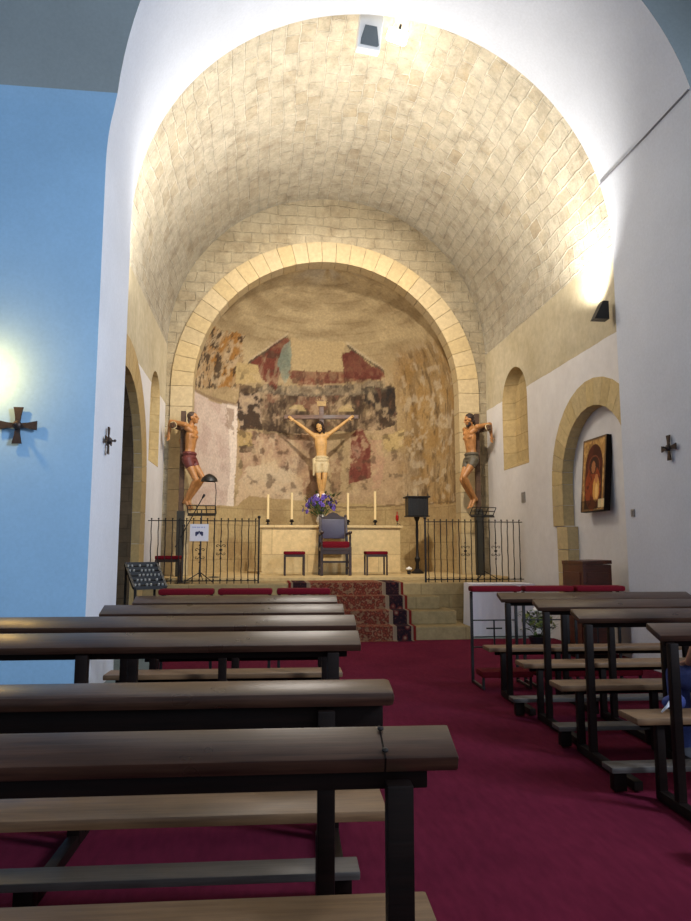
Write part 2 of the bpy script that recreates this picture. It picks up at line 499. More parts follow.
# front wall of the nave on both sides of the arch
half = len(P) // 2
def wallside(idx, xe, name, mat, zsplit=None):
    mb = MB()
    pts = [P[i] for i in idx]
    n = len(pts) - 1
    def fn(u, v):
        x, z = pts[int(round(u * n))]
        return V((x * (1 - v) + xe * v, near_y(x, z), z))
    mb.grid(fn, n, 6)
    o = mb.build(name, mat, smooth='auto')
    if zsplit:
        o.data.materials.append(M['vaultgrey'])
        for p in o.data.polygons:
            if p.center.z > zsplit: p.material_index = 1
    return S(o)
left_idx = list(range(0, half + 1))
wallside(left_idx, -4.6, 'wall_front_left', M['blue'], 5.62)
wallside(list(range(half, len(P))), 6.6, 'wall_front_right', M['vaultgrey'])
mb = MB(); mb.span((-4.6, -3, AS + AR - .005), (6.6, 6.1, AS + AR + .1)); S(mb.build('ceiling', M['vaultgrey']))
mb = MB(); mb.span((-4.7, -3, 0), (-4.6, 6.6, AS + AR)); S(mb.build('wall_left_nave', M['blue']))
mb = MB(); mb.span((6.6, -3, 0), (6.7, 6.2, AS + AR)); S(mb.build('wall_right_nave', M['white']))

# --- chancel vault
VR, VS, VCX = 3.035, 5.05, 1.235
mb = MB()
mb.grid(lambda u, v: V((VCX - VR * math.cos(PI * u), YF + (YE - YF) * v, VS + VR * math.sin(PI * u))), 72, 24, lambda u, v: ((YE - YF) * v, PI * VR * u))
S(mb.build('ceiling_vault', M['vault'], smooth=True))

def stilted(yc, zc, r, z0, n=24, point=1.0):
    pts = [(yc - r, z0)]
    for i in range(n + 1):
        a = PI - PI * i / n
        pts.append((yc + r * math.cos(a), zc + r * point * math.sin(a)))
    pts.append((yc + r, z0))
    return pts
MYZ = lambda x: Matrix(((0, 0, 1, x), (1, 0, 0, 0), (0, 1, 0, 0), (0, 0, 0, 1)))      # local (y,z,depth) -> world
# right wall with recesses
mb = MB(); mb.span((WR, YF - .7, 0), (WR + .8, YE, VS)); wr = mb.build('wall_right', M['wallpaint'])
cut = []
NY, NZ, NRO, NRI, NRI2 = 8.60, 2.22, 1.31, .96, .86
c = MB(); c.prism(stilted(NY, NZ, NRI, 1.62) + [], MYZ(WR - .05), .20); cut.append(c.build('c', None))
c = MB(); c.prism([(NY - .79, -.1), (NY - .79, 1.66), (NY + .85, 1.66), (NY + .85, -.1)], MYZ(WR - .05), .20); cut.append(c.build('c', None))
c = MB(); c.prism(stilted(11.42, 3.82, .60, 2.69), MYZ(WR - .05), .27); cut.append(c.build('c', None))
boolcut(wr, cut); S(wr)
# left wall with deep arch and lancet
mb = MB(); mb.span((WL - 1.2, YF - .0, 0), (WL, YE, VS)); wl = mb.build('wall_left', M['wallpaint'])
cut = []
LY, LZ, LRO, LRI = 9.2, 2.30, 1.78, 1.37
c = MB(); c.prism(stilted(LY, LZ, LRI, -.1), MYZ(WL + .05), -.95); cut.append(c.build('c', None))
c = MB(); c.prism(stilted(11.72, 3.72, .52, 2.69), MYZ(WL + .05), -.27); cut.append(c.build('c', None))
boolcut(wl, cut); S(wl)

def setcol(o, fn):
    me = o.data
    at = me.color_attributes.new('Col', 'FLOAT_COLOR', 'CORNER')
    for p in me.polygons:
        c = fn(p)
        for li in p.loop_indices: at.data[li].color = (c[0], c[1], c[2], 1)

def ring_blocks(mb, place, path_in, path_out, d, gap=.006):
    """blocks between two matching 2-D paths; place(a,b,depth) -> world"""
    blocks = 0
    for i in range(len(path_in) - 1):
        q = []
        for (pa, pb) in ((path_in[i], path_in[i + 1]), (path_out[i], path_out[i + 1])):
            pa, pb = V(pa), V(pb); t = (pb - pa).normalized() * gap
            q.append((pa + t, pb - t))
        corners = [q[0][0], q[0][1], q[1][1], q[1][0]]
        lo = [mb.bm.verts.new(place(p.x, p.y, 0)) for p in corners]
        hi = [mb.bm.verts.new(place(p.x, p.y, d)) for p in corners]
        mb.bm.faces.new(lo); mb.bm.faces.new(hi[::-1])
        for k in range(4): mb.bm.faces.new((lo[k], lo[(k + 1) % 4], hi[(k + 1) % 4], hi[k]))
def blockcol(o, base, var=.12, per=6):
    rnd = random.Random(3)
    cache = {}
    def f(p):
        k = p.index // per
        if k not in cache:
            s = 1 + rnd.uniform(-var, var); w = rnd.uniform(-.04, .04)
            cache[k] = (base[0] * s, base[1] * s * (1 + w * .5), base[2] * s * (1 + w * 2))
        return cache[k]
    setcol(o, f)

def jamb_arch(yc, zc, r, z0, nz, na):
    pts = [(yc + r, z0 + (zc - z0) * i / nz) for i in range(nz)]
    for i in range(na + 1):
        a = PI * i / na
        pts.append((yc + r * math.cos(a), zc + r * math.sin(a)))
    pts += [(yc - r, zc - (zc - z0) * i / nz) for i in range(1, nz + 1)]
    return pts
# right niche ring (stands 2 cm proud of the wall, reveal runs into the recess)
mb = MB()
ring_blocks(mb, lambda a, b, d: V((WR - .02 + d, a, b)), jamb_arch(NY, NZ, NRI - .008, 1.63, 2, 17), jamb_arch(NY, NZ, NRO, 1.63, 2, 17), .16, .003)
nb = len(mb.bm.faces)
# narrower jambs below the impost
for (y0, y1) in ((NY + .85, NY + 1.19), (NY - 1.19, NY - .79)):
    for k in range(5):
        z0, z1 = k * .325 + .002, (k + 1) * .325 - .006
        mb.span((WR - .02, y0 - (.008 if y0 > NY else 0), z0), (WR + .14, y1 + (.008 if y0 < NY else 0), z1))
o = mb.build('trim_3', M['voussoir']); blockcol(o, lin(192, 170, 124), .1); S(o)
# left arch ring
mb = MB()
ring_blocks(mb, lambda a, b, d: V((WL + .02 - d, a, b)), jamb_arch(LY, LZ, LRI - .008, 0.0, 5, 21), jamb_arch(LY, LZ, LRO, 0.0, 5, 21), .12, .003)
o = mb.build('trim_4', M['voussoir']); blockcol(o, lin(176, 150, 104), .1); S(o)
mb = MB()
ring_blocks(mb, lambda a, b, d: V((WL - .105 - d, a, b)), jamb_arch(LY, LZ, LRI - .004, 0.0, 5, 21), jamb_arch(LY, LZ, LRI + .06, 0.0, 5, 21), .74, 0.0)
S(mb.build('trim_6', M['stone_shaded']))
# stone lining of the left arch recess, shade put into its colour
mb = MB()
mb.span((WL - .92, LY - 1.38, 0), (WL - .86, LY + 1.38, 3.3)); S(mb.build('wall_left_recess', M['stone_shaded']))
# lancet linings
def lancet(name, yc, zc, r, z0, x, d):
    mb = MB()
    pts = [(yc + r - .004, z0 + .004), (yc + r - .004, z0 + .6)] + [(yc + (r - .004) * math.cos(PI * i / 20), zc + (r - .004) * math.sin(PI * i / 20)) for i in range(21)] + [(yc - r + .004, z0 + .6), (yc - r + .004, z0 + .004)]
    lo = [mb.bm.verts.new((x, a, b)) for a, b in pts]
    # splayed: the back is smaller than the face
    back = [(yc + (a - yc) * .82, z0 + .12 + (b - z0) * .9 if b < zc else b - .07) for a, b in pts]
    hi = [mb.bm.verts.new((x + d, a, b)) for a, b in back]
    mb.bm.faces.new(hi)
    for k in range(len(pts)): mb.bm.faces.new((lo[k], lo[(k + 1) % len(pts)], hi[(k + 1) % len(pts)], hi[k]))
    return S(mb.build(name, M['stone_course'], smooth=False))
lancet('window_1', 11.42, 3.82, .60, 2.69, WR, .2)
lancet('window_2', 11.72, 3.72, .52, 2.69, WL, -.2)

# --- end wall with apse arch
EAR, EAO, ES = 2.51, 2.91, 4.28
def outline(r, zs, half, n=60, zv=8, x=CX):
    pts = [(x - half, zs * i / zv) for i in range(zv)]
    pts += [(x - r * math.cos(PI * i / n), zs + r * math.sin(PI * i / n)) for i in range(n + 1)]
    pts += [(x + half, zs * (1 - i / zv)) for i in range(1, zv + 1)]
    return pts
oi, oo = outline(EAR, ES, EAR), outline(VR, VS, VR, x=VCX)
mb = MB()
n = len(oi) - 1
mb.grid(lambda u, v: V((oi[int(round(u * n))][0] * (1 - v) + oo[int(round(u * n))][0] * v, YE, oi[int(round(u * n))][1] * (1 - v) + oo[int(round(u * n))][1] * v)), n, 4,
        lambda u, v: (oi[int(round(u * n))][0] * (1 - v) + oo[int(round(u * n))][0] * v, oi[int(round(u * n))][1] * (1 - v) + oo[int(round(u * n))][1] * v))
S(mb.build('wall_end', M['endwall']))
mb = MB()
ring_blocks(mb, lambda a, b, d: V((a, YE - .04 + d, b)), jamb_arch(CX, ES, EAR, .83, 9, 31), jamb_arch(CX, ES, EAO, .83, 9, 31), .34, .004)
o = mb.build('trim_5', M['voussoir']); blockcol(o, lin(184, 163, 124), .06); S(o)

# --- apse: cylinder and half dome carrying the remains of a fresco
APY, APR = 13.2, 2.6
rs = np.random.RandomState(5)
def vnoise(u, v, seed):
    r = np.random.RandomState(seed); L = r.rand(64, 64)
    ui = np.floor(u).astype(int); vi = np.floor(v).astype(int); fu = u - ui; fv = v - vi
    fu = fu * fu * (3 - 2 * fu); fv = fv * fv * (3 - 2 * fv)
    g = lambda a, b: L[a % 64, b % 64]
    return (g(ui, vi) * (1 - fu) + g(ui + 1, vi) * fu) * (1 - fv) + (g(ui, vi + 1) * (1 - fu) + g(ui + 1, vi + 1) * fu) * fv
def fbm(u, v, seed, o=5):
    s = 0; a = .5; t = 0
    for k in range(o):
        s = s + a * vnoise(u * 2 ** k + 7.3 * k, v * 2 ** k + 3.1 * k, seed + k); t += a; a *= .55
    return s / t
def inpoly(U, W, poly):
    ins = np.zeros(U.shape, bool); n = len(poly)
    for i in range(n):
        x0, y0 = poly[i]; x1, y1 = poly[(i + 1) % n]
        if y0 == y1: continue
        c = ((y0 > W) != (y1 > W)) & (U < (x1 - x0) * (W - y0) / (y1 - y0) + x0)
        ins ^= c
    return ins
POLY = {
'white': [(-96, 4.39), (-82.7, 4.39), (-56.5, 4.33), (-42.9, 4.42), (-44.1, 2.21), (-96, 2.11)],
'whitebright': [(-50.2, 4.38), (-42.9, 4.42), (-44.1, 2.21), (-48.9, 2.19), (-46.8, 2.96)],
'speck': [(-104.7, 5.54), (-49.8, 5.91), (-41.5, 4.79), (-80.8, 4.42)],
'redtri': [(-40.6, 5.37), (-23.3, 6.08), (-18.8, 6.03), (-19.6, 5.51), (-21.3, 4.87), (-30.4, 5.04)],
'teal': [(-22.5, 5.89), (-18.8, 6.03), (-14.2, 5.3), (-17.3, 5.02), (-22.1, 5.41)],
'blank': [(-18.5, 6.08), (16.5, 6.04), (14.5, 5.41), (-13.6, 5.31)],
'redband': [(-15.4, 5.34), (36.5, 5.4), (36.4, 5.13), (-13.5, 5.03)],
'redblock': [(14.6, 5.75), (21.5, 5.83), (26.5, 5.58), (35.7, 5.22), (34.0, 5.09), (13.7, 5.2)],
'creamL': [(-48.4, 5.3), (-34.7, 5.37), (-30.2, 5.0), (-45.6, 4.84)],
'dark': [(-43.7, 4.86), (-9.0, 4.86), (42.5, 4.87), (41.5, 4.06), (32.6, 3.96), (11.8, 3.96), (-8.5, 3.9), (-32.0, 3.95), (-41.3, 3.86)],
'spots': [(-42.4, 4.69), (-30.5, 4.73), (-28.6, 4.06), (-41.3, 3.9)],
'darkR': [(22.6, 4.96), (42.1, 4.92), (41.5, 4.2), (34.8, 4.37), (25.3, 4.58)],
'greyband': [(-30.1, 4.95), (35.1, 5.09), (35.5, 4.82), (-8.9, 4.77), (-32.9, 4.76)],
'figure': [(17.4, 3.86), (20.5, 4.02), (24.1, 3.96), (27.7, 3.63), (27.7, 2.88), (16.9, 2.76)],
'creamR': [(33.1, 3.82), (46.1, 3.91), (46.5, 3.55), (36.9, 3.45)],
'pink': [(-41.3, 3.86), (-2.4, 3.91), (-2.2, 2.4), (-40.5, 2.34)],
'creamlow': [(-38.5, 3.04), (-24.0, 3.22), (-5.8, 2.89), (-4.2, 2.28), (-42.9, 2.17)],
'ochreL': [(-43.8, 3.85), (-34.8, 3.85), (-34.1, 3.54), (-42.4, 3.5)],
'greenL': [(-42.4, 3.5), (-34.1, 3.59), (-32.9, 3.42), (-41.0, 3.34)],
'brownmid': [(-3.3, 3.08), (0.8, 3.08), (0.8, 2.4), (-3.7, 2.4)],
'brownmid2': [(6.8, 3.27), (12.8, 3.4), (12.3, 2.63), (6.8, 2.54)],
'ochreR': [(47.4, 5.65), (84.3, 5.5), (100, 4.77), (100, 2.23), (43.3, 2.36)],
'haloL': [(-14.8, 4.46), (-11.3, 4.58), (-7.6, 4.57), (-5.5, 4.44)],
'haloR': [(10.3, 4.45), (12.8, 4.58), (17.0, 4.6), (19.0, 4.44)],
'dado': [(-100, 2.11), (-41.7, 2.21), (-34.7, 2.45), (43.3, 2.25), (100, 2.17), (100, 0.5), (-100, 0.5)],
}
NU, NV1, NV2 = 360, 190, 120
th = np.linspace(-96, 96, NU + 1)
sv = np.concatenate([np.linspace(.77, ES, NV1 + 1), ES + APR * np.linspace(0, PI / 2 * .995, NV2 + 1)[1:]])
TH, SV = np.meshgrid(th, sv, indexing='ij')
zz = np.where(SV <= ES, SV, ES + APR * np.sin(np.clip((SV - ES) / APR, 0, 2)))
rr = np.where(SV <= ES, APR, APR * np.cos(np.clip((SV - ES) / APR, 0, 2)))
bulge = (fbm(TH / 9, SV * 2.2, 91) - .5) * .05
xx = CX + (rr - bulge) * np.sin(np.radians(TH)); yy = APY + (rr - bulge) * np.cos(np.radians(TH))
um = TH * PI / 180 * APR                                  # metres along the wall
n_a = fbm(um * 1.1 + 9, SV * 1.1 + 4, 11); n_b = fbm(um * 3 + 5, SV * 3 + 8, 23); n_c = fbm(um * 8 + 2, SV * 8, 37, 4); n_v = fbm(um * 5 + 3, SV * .9, 51)
n_f = fbm(um * 16, SV * 16, 61, 3)
def L3(*c): return np.array(lin(*c))
def blend(col, c, m): return col * (1 - m[..., None]) + np.array(c) * m[..., None]
def st(x, a, b): t = np.clip((x - a) / (b - a), 0, 1); return t * t * (3 - 2 * t)
col = np.zeros(TH.shape + (3,)) + L3(178, 152, 108)
col = blend(col, L3(198, 172, 124), st(n_a, .4, .65)); col = blend(col, L3(150, 126, 90), st(n_b, .52, .75) * .6)
# dome: smoother grey beige with courses
dome = st(SV, 5.2, 5.9)
col = blend(col, L3(176, 154, 112), dome * .8)
course = (np.abs(((SV * 1.0 / .27) % 1) - .5) > .46) & (fbm(um * 2, SV * .7, 77) > .47)
col = blend(col, L3(140, 116, 80), course * dome * .45)
n_x = fbm(um * .9, SV * 4.5 + 3, 201, 5); col = blend(col, L3(150, 126, 88), st(n_x, .52, .68) * dome * .6); col = blend(col, L3(200, 176, 130), (1 - st(n_x, .34, .46)) * dome * .6); col = blend(col, L3(196, 188, 168), dome * st(SV, 7.3, 8.1) * st(n_a, .4, .6) * .5)
low = 1 - st(SV, 4.9, 5.5)
col = blend(col, L3(172, 136, 108), st(n_a, .45, .6) * low * .5)
def paint(name, c, k=1.0, warp=.08, mott=0.0, c2=None):
    global col
    Uw = TH + (n_b - .5) * warp * 60 + (n_f - .5) * warp * 25
    Ww = SV + (n_c - .5) * warp * 1.2 + (n_f - .5) * warp * .5
    m = inpoly(Uw, Ww, POLY[name]).astype(float) * k
    if mott: m = m * (1 - mott * st(n_c, .42, .62))
    col = blend(col, L3(*c), m)
    if c2: col = blend(col, L3(*c2), m * st(n_b, .45, .62))
n_g = fbm(um * 5.5 + 31, SV * 5.5 + 17, 141, 6); n_h = fbm(um * 12 + 3, SV * 4 + 9, 171, 5)
def spots(mask, c, n, a, b, k):
    global col
    col = blend(col, L3(*c), mask * st(n, a, b) * k)
P_ = lambda nme: inpoly(TH + (n_b - .5) * 6, SV + (n_c - .5) * .14, POLY[nme]).astype(float)
right = st(TH, 38, 52) * (SV > 2.2) * (1 - st(SV, 5.3, 5.9))
col = blend(col, L3(164, 132, 82), right * .8)
spots(right, (186, 164, 128), n_a, .45, .62, .75); spots(right, (124, 96, 60), n_v, .48, .68, .7); spots(right, (164, 124, 62), n_b, .50, .66, .6); spots(right, (88, 66, 44), n_h, .58, .7, .6); spots(right, (200, 182, 150), n_g, .56, .68, .5)
paint('speck', (176, 142, 98), .9, .16, .2, (164, 124, 70))
m = P_('speck'); spots(m, (166, 112, 42), n_b, .5, .62, .8); spots(m, (64, 50, 40), n_g, .55, .60, .85); spots(m, (196, 170, 130), n_c, .50, .62, .7); spots(m, (70, 56, 44), n_f, .66, .72, .7)
paint('pink', (190, 154, 122), .85, .12, .3, (172, 134, 104))
m = P_('pink'); spots(m, (152, 114, 86), n_g, .48, .66, .6); spots(m, (210, 184, 146), n_h, .54, .64, .6); spots(m, (120, 100, 84), n_a, .55, .65, .5)
paint('creamlow', (212, 188, 150), .85, .16, .1, (202, 172, 134))
paint('dark', (112, 90, 68), .9, .07, .2, (92, 72, 58))
m = P_('dark'); spots(m, (70, 56, 46), n_v, .44, .62, .8); spots(m, (150, 104, 78), n_b, .52, .64, .65); spots(m, (52, 44, 38), n_g, .50, .66, .55); spots(m, (168, 140, 108), n_h, .55, .66, .6)
paint('greyband', (148, 132, 106), .85, .08, .3, (112, 98, 80))
m = P_('greyband'); spots(m, (74, 62, 52), n_h, .52, .6, .6); spots(m, (178, 156, 124), n_g, .54, .62, .6)
paint('spots', (172, 146, 118), .9, .05); m = P_('spots'); spots(m, (56, 44, 38), n_g, .49, .54, .9)
paint('darkR', (64, 56, 50), .85, .1, .35, (92, 66, 54)); m = P_('darkR'); spots(m, (44, 42, 42), n_g, .48, .58, .6); spots(m, (120, 82, 62), n_h, .56, .66, .6)
paint('redtri', (126, 68, 52), .95, .06, .2, (112, 78, 62)); m = P_('redtri'); spots(m, (122, 58, 44), n_b, .45, .55, .8); spots(m, (84, 62, 50), n_g, .54, .62, .7); spots(m, (158, 130, 100), n_h, .58, .68, .6)
paint('teal', (142, 150, 128), .9, .06, .3, (122, 130, 112))
paint('blank', (190, 164, 116), 1, .018)
paint('redband', (132, 72, 54), .9, .07, .3, (120, 70, 54)); m = P_('redband'); spots(m, (150, 116, 86), n_g, .53, .6, .7); spots(m, (92, 50, 40), n_h, .54, .62, .6)
paint('redblock', (116, 62, 50), .95, .03, .1, (126, 74, 58)); m = P_('redblock'); spots(m, (98, 40, 36), n_g, .5, .62, .6)
paint('creamL', (192, 164, 108), 1, .03)
paint('ochreL', (186, 156, 96), .9, .06); paint('greenL', (80, 66, 46), .8, .08, .4)
paint('haloL', (192, 166, 110), .9, .015); paint('haloR', (192, 166, 110), .9, .015)
POLY['robe'] = [(28, 3.75), (33, 3.7), (35, 3.3), (33, 2.7), (29, 2.6)]
paint('robe', (194, 150, 120), .75, .08, .3)
paint('figure', (128, 68, 54), .95, .05, .1, (142, 86, 68)); m = P_('figure'); spots(m, (110, 44, 38), n_h, .5, .6, .6)
col = blend(col, L3(176, 138, 112), (((TH - 20) / 2.6) ** 2 + ((SV - 3.52) / .2) ** 2 < 1) * st(n_g, .4, .55) * .7)
paint('creamR', (194, 166, 108), 1, .07)
paint('brownmid', (126, 84, 64), .7, .06, .3); paint('brownmid2', (136, 96, 72), .6, .09, .3)
midz = st(SV, 2.3, 2.6) * (1 - st(SV, 4.9, 5.4)) * (np.abs(TH) < 46)
spots(midz, (84, 64, 48), n_g, .58, .66, .6); spots(midz, (204, 176, 134), 1 - n_g, .58, .68, .5)
for (t0, s0, t1, s1) in ((-40.6, 5.35, -21, 6.12), (17.5, 5.95, 24, 5.72), (24, 5.72, 37, 5.28)):
    tt = np.clip((TH - t0) / (t1 - t0), 0, 1); d = np.abs(SV - (s0 + (s1 - s0) * tt)) ; mm = (d < .028 + (n_g - .5) * .08) & (TH >= t0) & (TH <= t1)
    col = blend(col, L3(92, 80, 64), mm * .8)
    mm = (np.abs(SV - .07 - (s0 + (s1 - s0) * tt)) < .03) & (TH >= t0) & (TH <= t1); col = blend(col, L3(200, 180, 146), mm * .6)
paint('white', (208, 186, 168), 1, .012, 0, (198, 172, 156)); paint('whitebright', (234, 216, 196), .9, .02)
m = ((TH > -53) & (TH < -45) & (SV > 3.7) & (SV < 4.3)).astype(float); spots(m, (150, 120, 96), n_g, .5, .58, .7)
lwr = (TH < -43) * (np.abs(SV - 4.40) < .03); col = blend(col, L3(140, 112, 84), lwr * .7)
paint('dado', (186, 160, 108), 1, .03, 0, (172, 144, 96))
dd = (SV < 2.2)
j = dd & ((np.abs(((SV / .36) % 1) - .5) > .475) | ((np.abs((((um + .3 * np.floor(SV / .36)) / .62) % 1) - .5) > .488)))
col = blend(col, L3(132, 108, 70), j * .5)
col = blend(col, L3(120, 96, 64), ((np.abs(SV - 2.24 - (n_b - .5) * .1) < .02) & (TH > 5)) * .7)
lum = col @ np.array([.3, .6, .1]); col = col * .88 + lum[..., None] * np.array([1.06, .98, .82]) * .12
verts = np.stack([xx, yy, zz], -1).reshape(-1, 3)
nv = len(sv)
idx = np.arange((NU + 1) * nv).reshape(NU + 1, nv)
faces = np.stack([idx[:-1, :-1], idx[:-1, 1:], idx[1:, 1:], idx[1:, :-1]], -1).reshape(-1, 4)
me = D.meshes.new('wall_apse'); me.from_pydata(verts.tolist(), [], faces.tolist())
at = me.color_attributes.new('Col', 'FLOAT_COLOR', 'POINT')
at.data.foreach_set('color', np.concatenate([np.clip(col, 0, 1).reshape(-1, 3), np.ones((len(verts), 1))], 1).ravel().astype(np.float32))
me.materials.append(M['fresco'])
for p in me.polygons: p.use_smooth = True
o = D.objects.new('wall_apse', me); COL.objects.link(o); S(o)

# --- steps, platform and predella
mb = MB(); mb.span((WL, 11.0, 0), (WR, 15.9, .77), .012)
S(mb.build('floor_platform', M['stone_step']))
mb = MB()
for k, (y, xl, xr) in enumerate(((10.1, -.75, 3.02), (10.4, -.6, 2.9), (10.7, -.45, 2.72))):
    mb.span((xl, y, k * .195 if k else 0), (xr, 11.0, (k + 1) * .195), .015)
S(mb.build('floor_steps', M['stone_step']))
mb = MB(); mb.span((WL, 11.9, .77), (WR, 15.85, .83), .008); S(mb.build('floor_predella', M['stone']))

# ================================================================== FLOOR TEXTILES
def rug_strip():
    prof = [(9.98, .006), (10.085, .006), (10.092, .20), (10.385, .202), (10.392, .395), (10.685, .397), (10.692, .59), (10.985, .592), (10.992, .777), (11.85, .777)]
    s = [0]
    for a, b in zip(prof, prof[1:]): s.append(s[-1] + math.hypot(b[0] - a[0], b[1] - a[1]))
    mb = MB(); uvl = mb.bm.loops.layers.uv.verify()
    x0, w = .41, 1.80
    n = 18
    top = [[mb.bm.verts.new((x0 + w * i / n, y - .008, z + .006)) for i in range(n + 1)] for (y, z) in prof]
    for k in range(len(prof) - 1):
        for i in range(n):
            f = mb.bm.faces.new((top[k][i], top[k][i + 1], top[k + 1][i + 1], top[k + 1][i]))
            for l, (kk, ii) in zip(f.loops, ((k, i), (k, i + 1), (k + 1, i + 1), (k + 1, i))): l[uvl].uv = (w * ii / n, s[kk])
    o = mb.build('carpet_runner', M['rug'])
    return tag(o, 'patterned red and dark blue oriental runner laid over the stone altar steps', 'rug')
rug_strip()
mb = MB(); mb.box((0, 0, 0), (1, 1, 1))
me = mb.mesh('floor_carpet')
for v in me.vertices:
    x = v.co.x + .5; y = v.co.y + .5
    q = pw(-1.50 + 6.2 * x, -1.2 + 11.46 * y)
    v.co = (q.x, q.y, .004 + v.co.z * .006)
me.materials.append(M['carpet']); o = D.objects.new('floor_carpet', me); COL.objects.link(o)
tag(o, 'plain magenta red carpet covering the aisle and the floor under the pews', 'carpet')

# ================================================================== PEWS
def pew(label, length, frames, right_end, seat=(-.01, .21), variant=None, group=None, legs=(-.12, -.02), ext=0.0, kext=-.05, lw=.055):
    """faces +Y; the far edge of the book rest is y=0; x runs from the end on the aisle"""
    sg = -1 if right_end else 1           # bench extends to -x when its aisle end is its right end
    root = thing('church_pew', label, 'pew', group=group)
    X = lambda a: sg * a
    th = .034
    tilt = math.atan2(.05, .14)
    mb = MB(); L = length
    rest_far, rest_near = V((0, 0, .915)), V((0, -.135, .868))
    if variant == 'rounded': rest_far, rest_near = V((0, 0, .875)), V((0, -.135, .845))
    if variant == 'rounded':
        mid = (rest_far + rest_near) / 2
        mb.box((X(L / 2), mid.y, mid.z - .018), (L, .135, .05), Euler((tilt * .5, 0, 0)), .02)
    else:
        wd = .118 if variant == 'plated' else .15
        if variant == 'plated': rest_near = V((0, -.105, .878))
        mid = (rest_far + rest_near) / 2
        mb.box((X(L / 2), mid.y, mid.z - th / 2), (L, wd, th), Euler((tilt, 0, 0)), .006)
    br = mb.build('book_rest', M['wood_rest'], root, smooth='auto')
    if variant == 'plated':
        for yy in (.0, -.075):
            s = MB(); s.lathe([(.007, 0), (.007, .003), (.003, .005)], seg=10)
            so = s.build('screw', M['iron'], br); so.location = (X(.155), -.02 + yy, .912 + yy * .34); so.rotation_euler = (tilt, 0, 0)
        s = MB(); s.box((X(.1565), mid.y, mid.z - th / 2 + .0006), (.004, .119, th), Euler((tilt, 0, 0))); s.build('joint', M['wood_dark'], br)
    # apron board under the rest
    mb = MB()
    if variant == 'rounded': mb.box((X(L / 2 + .015), -.055, .765), (L - .03, .03, .14), None, .012)
    else: mb.box((X(L / 2 + .03), -.055, .835), (L - .06, .03, .07), None, .005)
    mb.build('rest_apron', M['wood_dark'], root, smooth='auto')
    s0, s1 = seat
    mb = MB(); mb.box((X(L / 2 - ext / 2), (s0 + s1) / 2, .43 - .018), (L + ext, s1 - s0, .036), None, .008); mb.build('seat', M['wood_seat'], root, smooth='auto')
    mb = MB(); mb.box((X(L / 2 - .02), s1 - .045, .37), (L - .06, .025, .052), None, .004)
    mb.build('seat_apron', M['wood_dark'], root, smooth='auto')
    mb = MB(); mb.box((X(L / 2 - kext / 2), -.72, .135), (L + kext - .04, .13, .03), None, .006); mb.build('kneeler', M['wood_kneel'], root, smooth='auto')
    for f in frames:
        x = X(f)
        mb = MB(); mb.box((x, -.345, .035), (.05, .77, .05), None, .006); mb.build('runner', M['wood_dark'], root, smooth='auto')
        mb = MB(); mb.box((x, legs[0], .43), (lw, .045, .74 if variant == 'rounded' else .80), None, .005); mb.build('leg', M['wood_dark'], root, smooth='auto')
        mb = MB(); mb.box((x, legs[1], .215), (lw, .045, .36), None, .005); mb.build('seat_leg', M['wood_dark'], root, smooth='auto')
        mb = MB(); mb.box((x - (.10 if kext > 0 and f < .3 else 0), -.70, .066), (.07, .06, .11), None, .005); mb.build('kneeler_foot', M['wood_dark'], root, smooth='auto')
    return root
def put(o, x, y):
    q = pw(x, y); o.location = (q.x, q.y, .008); o.rotation_euler = (0, 0, -A)
GL, GR = 'pews left of the aisle', 'pews right of the aisle'
p1 = pew('dark pew closest to the camera, book rest with two screws near its aisle end', 2.6, (.13, 1.95), True, (.05, .29), 'plated', GL); put(p1, .36, 1.63)
p2 = pew('pew with a rounded worn book rest end, just beyond the closest pew', 2.6, (.22, 1.95), True, (.05, .28), 'rounded', GL); put(p2, .34, 2.43)
p3 = pew('long pew left of the aisle, third back from the camera, before the blue wall', 2.6, (.13, 1.27, 2.4), True, (.03, .25), None, GL); put(p3, .335, 3.47)
p4 = dup(p3, (0, 0, 0), 0, 'long pew left of the aisle, fourth back from the camera, before the blue wall'); put(p4, .39, 4.28)
p5 = pew('shorter pew left of the aisle ending beside the white arch pier', 1.68, (.13, .84, 1.5), True, (.03, .25), None, GL); put(p5, .385, 5.12)
p6 = dup(p5, (0, 0, 0), 0, 'shorter pew just behind the red prie-dieux left of the aisle, the frontmost on that side'); put(p6, .40, 6.07)
r1 = pew('pew right of the aisle directly behind the three red prie-dieux', 1.78, (.05, .55, 1.65), False, (-.03, .19), None, GR, (-.16, .02), .09, .14, .045); put(r1, 1.86, 6.28)
for (x, y, lab) in ((1.885, 5.42, 'second pew back from the red prie-dieux, right of the aisle'),
                    (1.84, 4.56, 'third pew back from the red prie-dieux, right of the aisle'),
                    (1.90, 3.68, 'pew right of the aisle closest to the camera, a blue bag on its seat')):
    o = dup(r1, (0, 0, 0), 0, lab); put(o, x, y)

